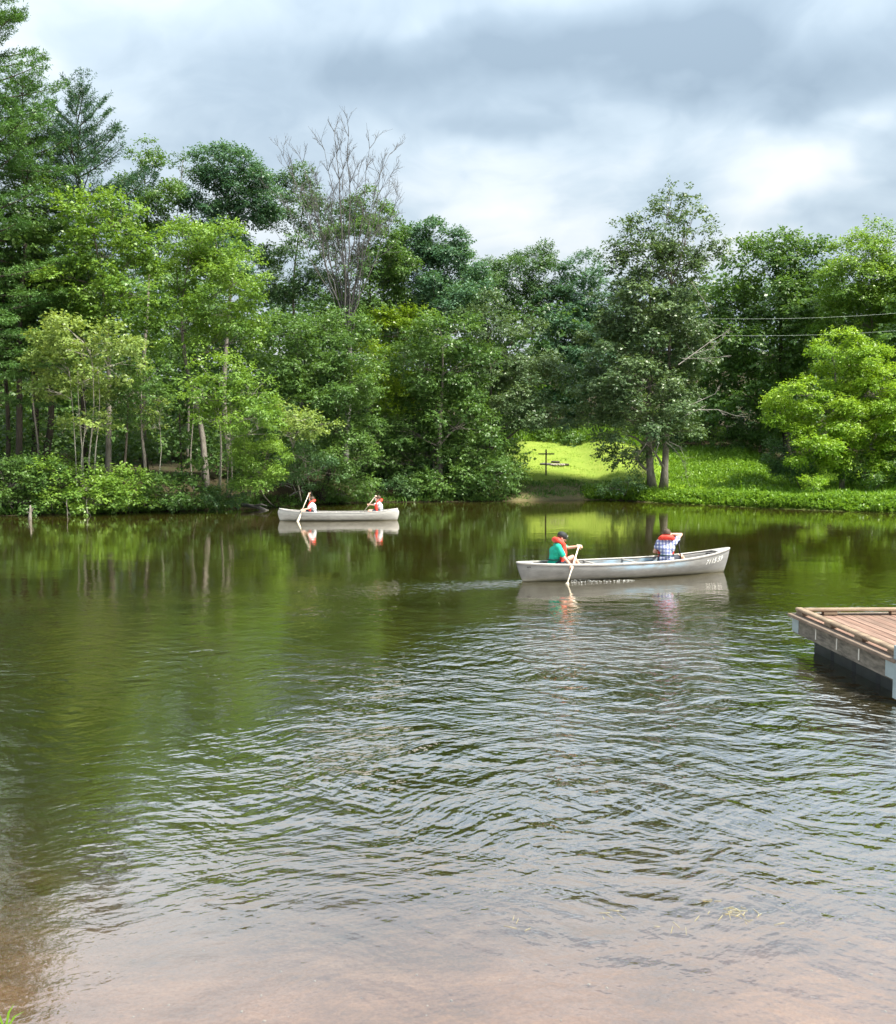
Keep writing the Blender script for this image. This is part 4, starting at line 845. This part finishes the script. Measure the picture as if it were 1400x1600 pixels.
def canoe_x(root, px, py, z):        # canoe-local x of the centreline point seen at a pixel column
    best = None
    for i in range(-260, 261):
        w_ = root.matrix_basis @ Vector((i*.01, 0, z)); q = 700+1400*w_.x/(w_.y*math.cos(PITCH)+(CAM_H-z)*math.sin(PITCH))
        if best is None or abs(q-px) < best[0]: best = (abs(q-px), i*.01)
    return best[1]
# green shirt, stern of the grey canoe
s1 = (canoe_x(c1, 865, 880, .3), 0, .25)
topg, lowg = Vector((.57, -.12, .53)), Vector((.27, -.39, .08)); gd = tuple(lowg-topg)
person('person in green t-shirt, dark cap and orange vest paddling at stern', c1, s1, 0, (.06, 0, .38), (.12, 0, .57), (.19, 0, .70), [lowg+Vector((-.01, .02, .02)), topg+Vector((0, 0, -.02))], [(-1, -.25, -.2), (.0, .5, -1.0)], [(.40, -.13, .27), (.60, .15, .18)], [(.52, -.12, -.17), (.86, .13, -.17)], SHIRT_G, cap=True, sdx=-.07, look=(1, -.25, -.45), grip=[gd, gd], vox=.007)
paddle('pale wooden paddle dipped beside the grey canoe stern', loc_of(c1, s1, 0, topg), loc_of(c1, s1, 0, lowg), .5, 1.5, PADW)
# plaid shirt, bow seat, back to us
s2 = (canoe_x(c1, 1041, 870, .3), 0, .25); yw = R(62)
person('person in blue plaid shirt seen from behind in the bow', c1, s2, yw, (.02, 0, .36), (.03, 0, .56), (.06, 0, .69), [(.10, -.09, .70), (.34, .16, .22)], [(-.05, -1, -.5), (-.1, .6, -.8)], [(.30, -.36, .16), (.44, -.10, .18)], [(.50, -.62, -.17), (.66, -.40, -.17)], PLAID, look=(1, .1, -.1), grip=[(0, 1, .2), (0, 0, 1)], vox=.007, shoulder_w=.17, sleeve=.3)
pa = at(1060, 846, (c1.matrix_basis @ Vector(s2)).y+.05); pb = at(1064, 876, (c1.matrix_basis @ Vector(s2)).y+.12)
paddle('black paddle propped upright beside the plaid shirted person', pa, pb, .3, .75, PADB)
# far canoe: both face left
s3 = (canoe_x(c2, 490, 800, .3), 0, .25); tg, lg = Vector((.17, .05, .90)), Vector((.44, .34, .22)); gd = tuple(lg-tg)
person('person in white shirt raising paddle overhead in far canoe bow', c2, s3, 0, (.03, 0, .33), (.05, 0, .50), (.06, 0, .61), [tg+Vector((0, -.01, -.03)), lg], [(.6, -.6, .3), (-.2, .4, -.9)], [(.42, -.12, .16), (.44, .12, .16)], [(.60, -.12, -.17), (.62, .12, -.17)], SHIRT_W, look=(1, .1, -.2), grip=[gd, gd], vox=.010)
paddle('pale paddle held steeply by the far canoe bow paddler', loc_of(c2, s3, 0, tg), loc_of(c2, s3, 0, lg), .5, 1.45, PADW)
s4 = (canoe_x(c2, 594, 800, .3), 0, .25); tg, lg = Vector((.18, .02, .78)), Vector((.46, -.10, .40)); gd = tuple(lg-tg)
person('person in white shirt with lifted paddle in far canoe stern', c2, s4, 0, (.02, 0, .34), (.03, 0, .52), (.07, 0, .65), [tg+Vector((0, 0, -.02)), lg], [(.4, -.7, .1), (.2, .5, -.9)], [(.42, -.12, .16), (.46, .12, .15)], [(.60, -.12, -.17), (.64, .12, -.17)], SHIRT_W, look=(1, .1, -.2), grip=[gd, gd], vox=.010)
paddle('pale paddle slanting over the hull at far canoe stern', loc_of(c2, s4, 0, tg), loc_of(c2, s4, 0, lg), .5, 1.45, PADW)

# ------------------------------------------------------------------ splash, straw, blade of grass
FOAM = simple('foam', (.85, .87, .87), rough=.5); mb = MB(); random.seed(5)
for i in range(150):
    f = random.random()**1.3; q = -.60+.55*f; P = c1.matrix_basis @ Vector((q*h1.L/2, -h1.half(q)-.02-abs(random.gauss(0, .10)), 0)); r = random.uniform(.002, .007)
    mb.ball((P.x, P.y, abs(random.gauss(0, .025))*(1-f)), r, 1, (random.uniform(1, 1.8), 1, .8), None, .3)
tag(mb.build('splash', FOAM), 'white splash drops beside the grey canoe hull and paddle', 'splash', kind='stuff')
mb = MB(); random.seed(9)
for i in range(170):
    X, Yp = random.uniform(-2.6, 3.2), 3.9+3.2*random.random()**1.6; r = random.uniform(.003, .010)
    mb.ball((X, Yp, gz(X, Yp)+r*.3), r, 1, (1, random.uniform(.6, 1.3), .6), Matrix.Rotation(random.uniform(0, 3), 3, 'Z'), .3)
tag(mb.build('pebbles', STONE), 'small pale pebbles on the sandy lake bed', 'pebbles', kind='stuff')
STRAW = simple('straw', (.50, .44, .22), (.36, .32, .15), rough=.7); mb = MB()
for cx, cy, n, sx in ((1140, 1428, 26, .13), (960, 1430, 5, .06), (800, 1445, 4, .06), (1060, 1448, 4, .08)):
    p = on_z(cx, cy)
    for i in range(n):
        a = random.uniform(0, 6.28); L = random.uniform(.03, .10); q = p+Vector((random.gauss(0, sx), random.gauss(0, sx*.6), .003)); d = Vector((math.cos(a)*L, math.sin(a)*L, .001))
        mb.tube([q-d/2, q+d/2+Vector((0, .006, 0))], .0010, 4)
tag(mb.build('floating_straw', STRAW), 'thin pale straws floating over the shallow sand', 'straw', kind='stuff')
p = on_z(8, 1612); e = empty('grass_blade', p, 'yellow green grass blades at the bottom left corner', 'grass')
for tx, ty, dz_ in ((38, 1580, .16), (22, 1568, .12), (-6, 1575, .1)):
    tip = at(tx, ty, p.y+.05)-p; mb = MB(); s_ = Vector((.006, 0, 0)); md_ = tip*.55+Vector((-.006, 0, .02))
    mb.add([-s_, s_, md_+s_*.9, tip, md_-s_*.9], [(0, 1, 2, 4), (4, 2, 3)]); o = mb.build('leaf', LM['lime'], e, False); o.modifiers.new('t', 'SOLIDIFY').thickness = .0012
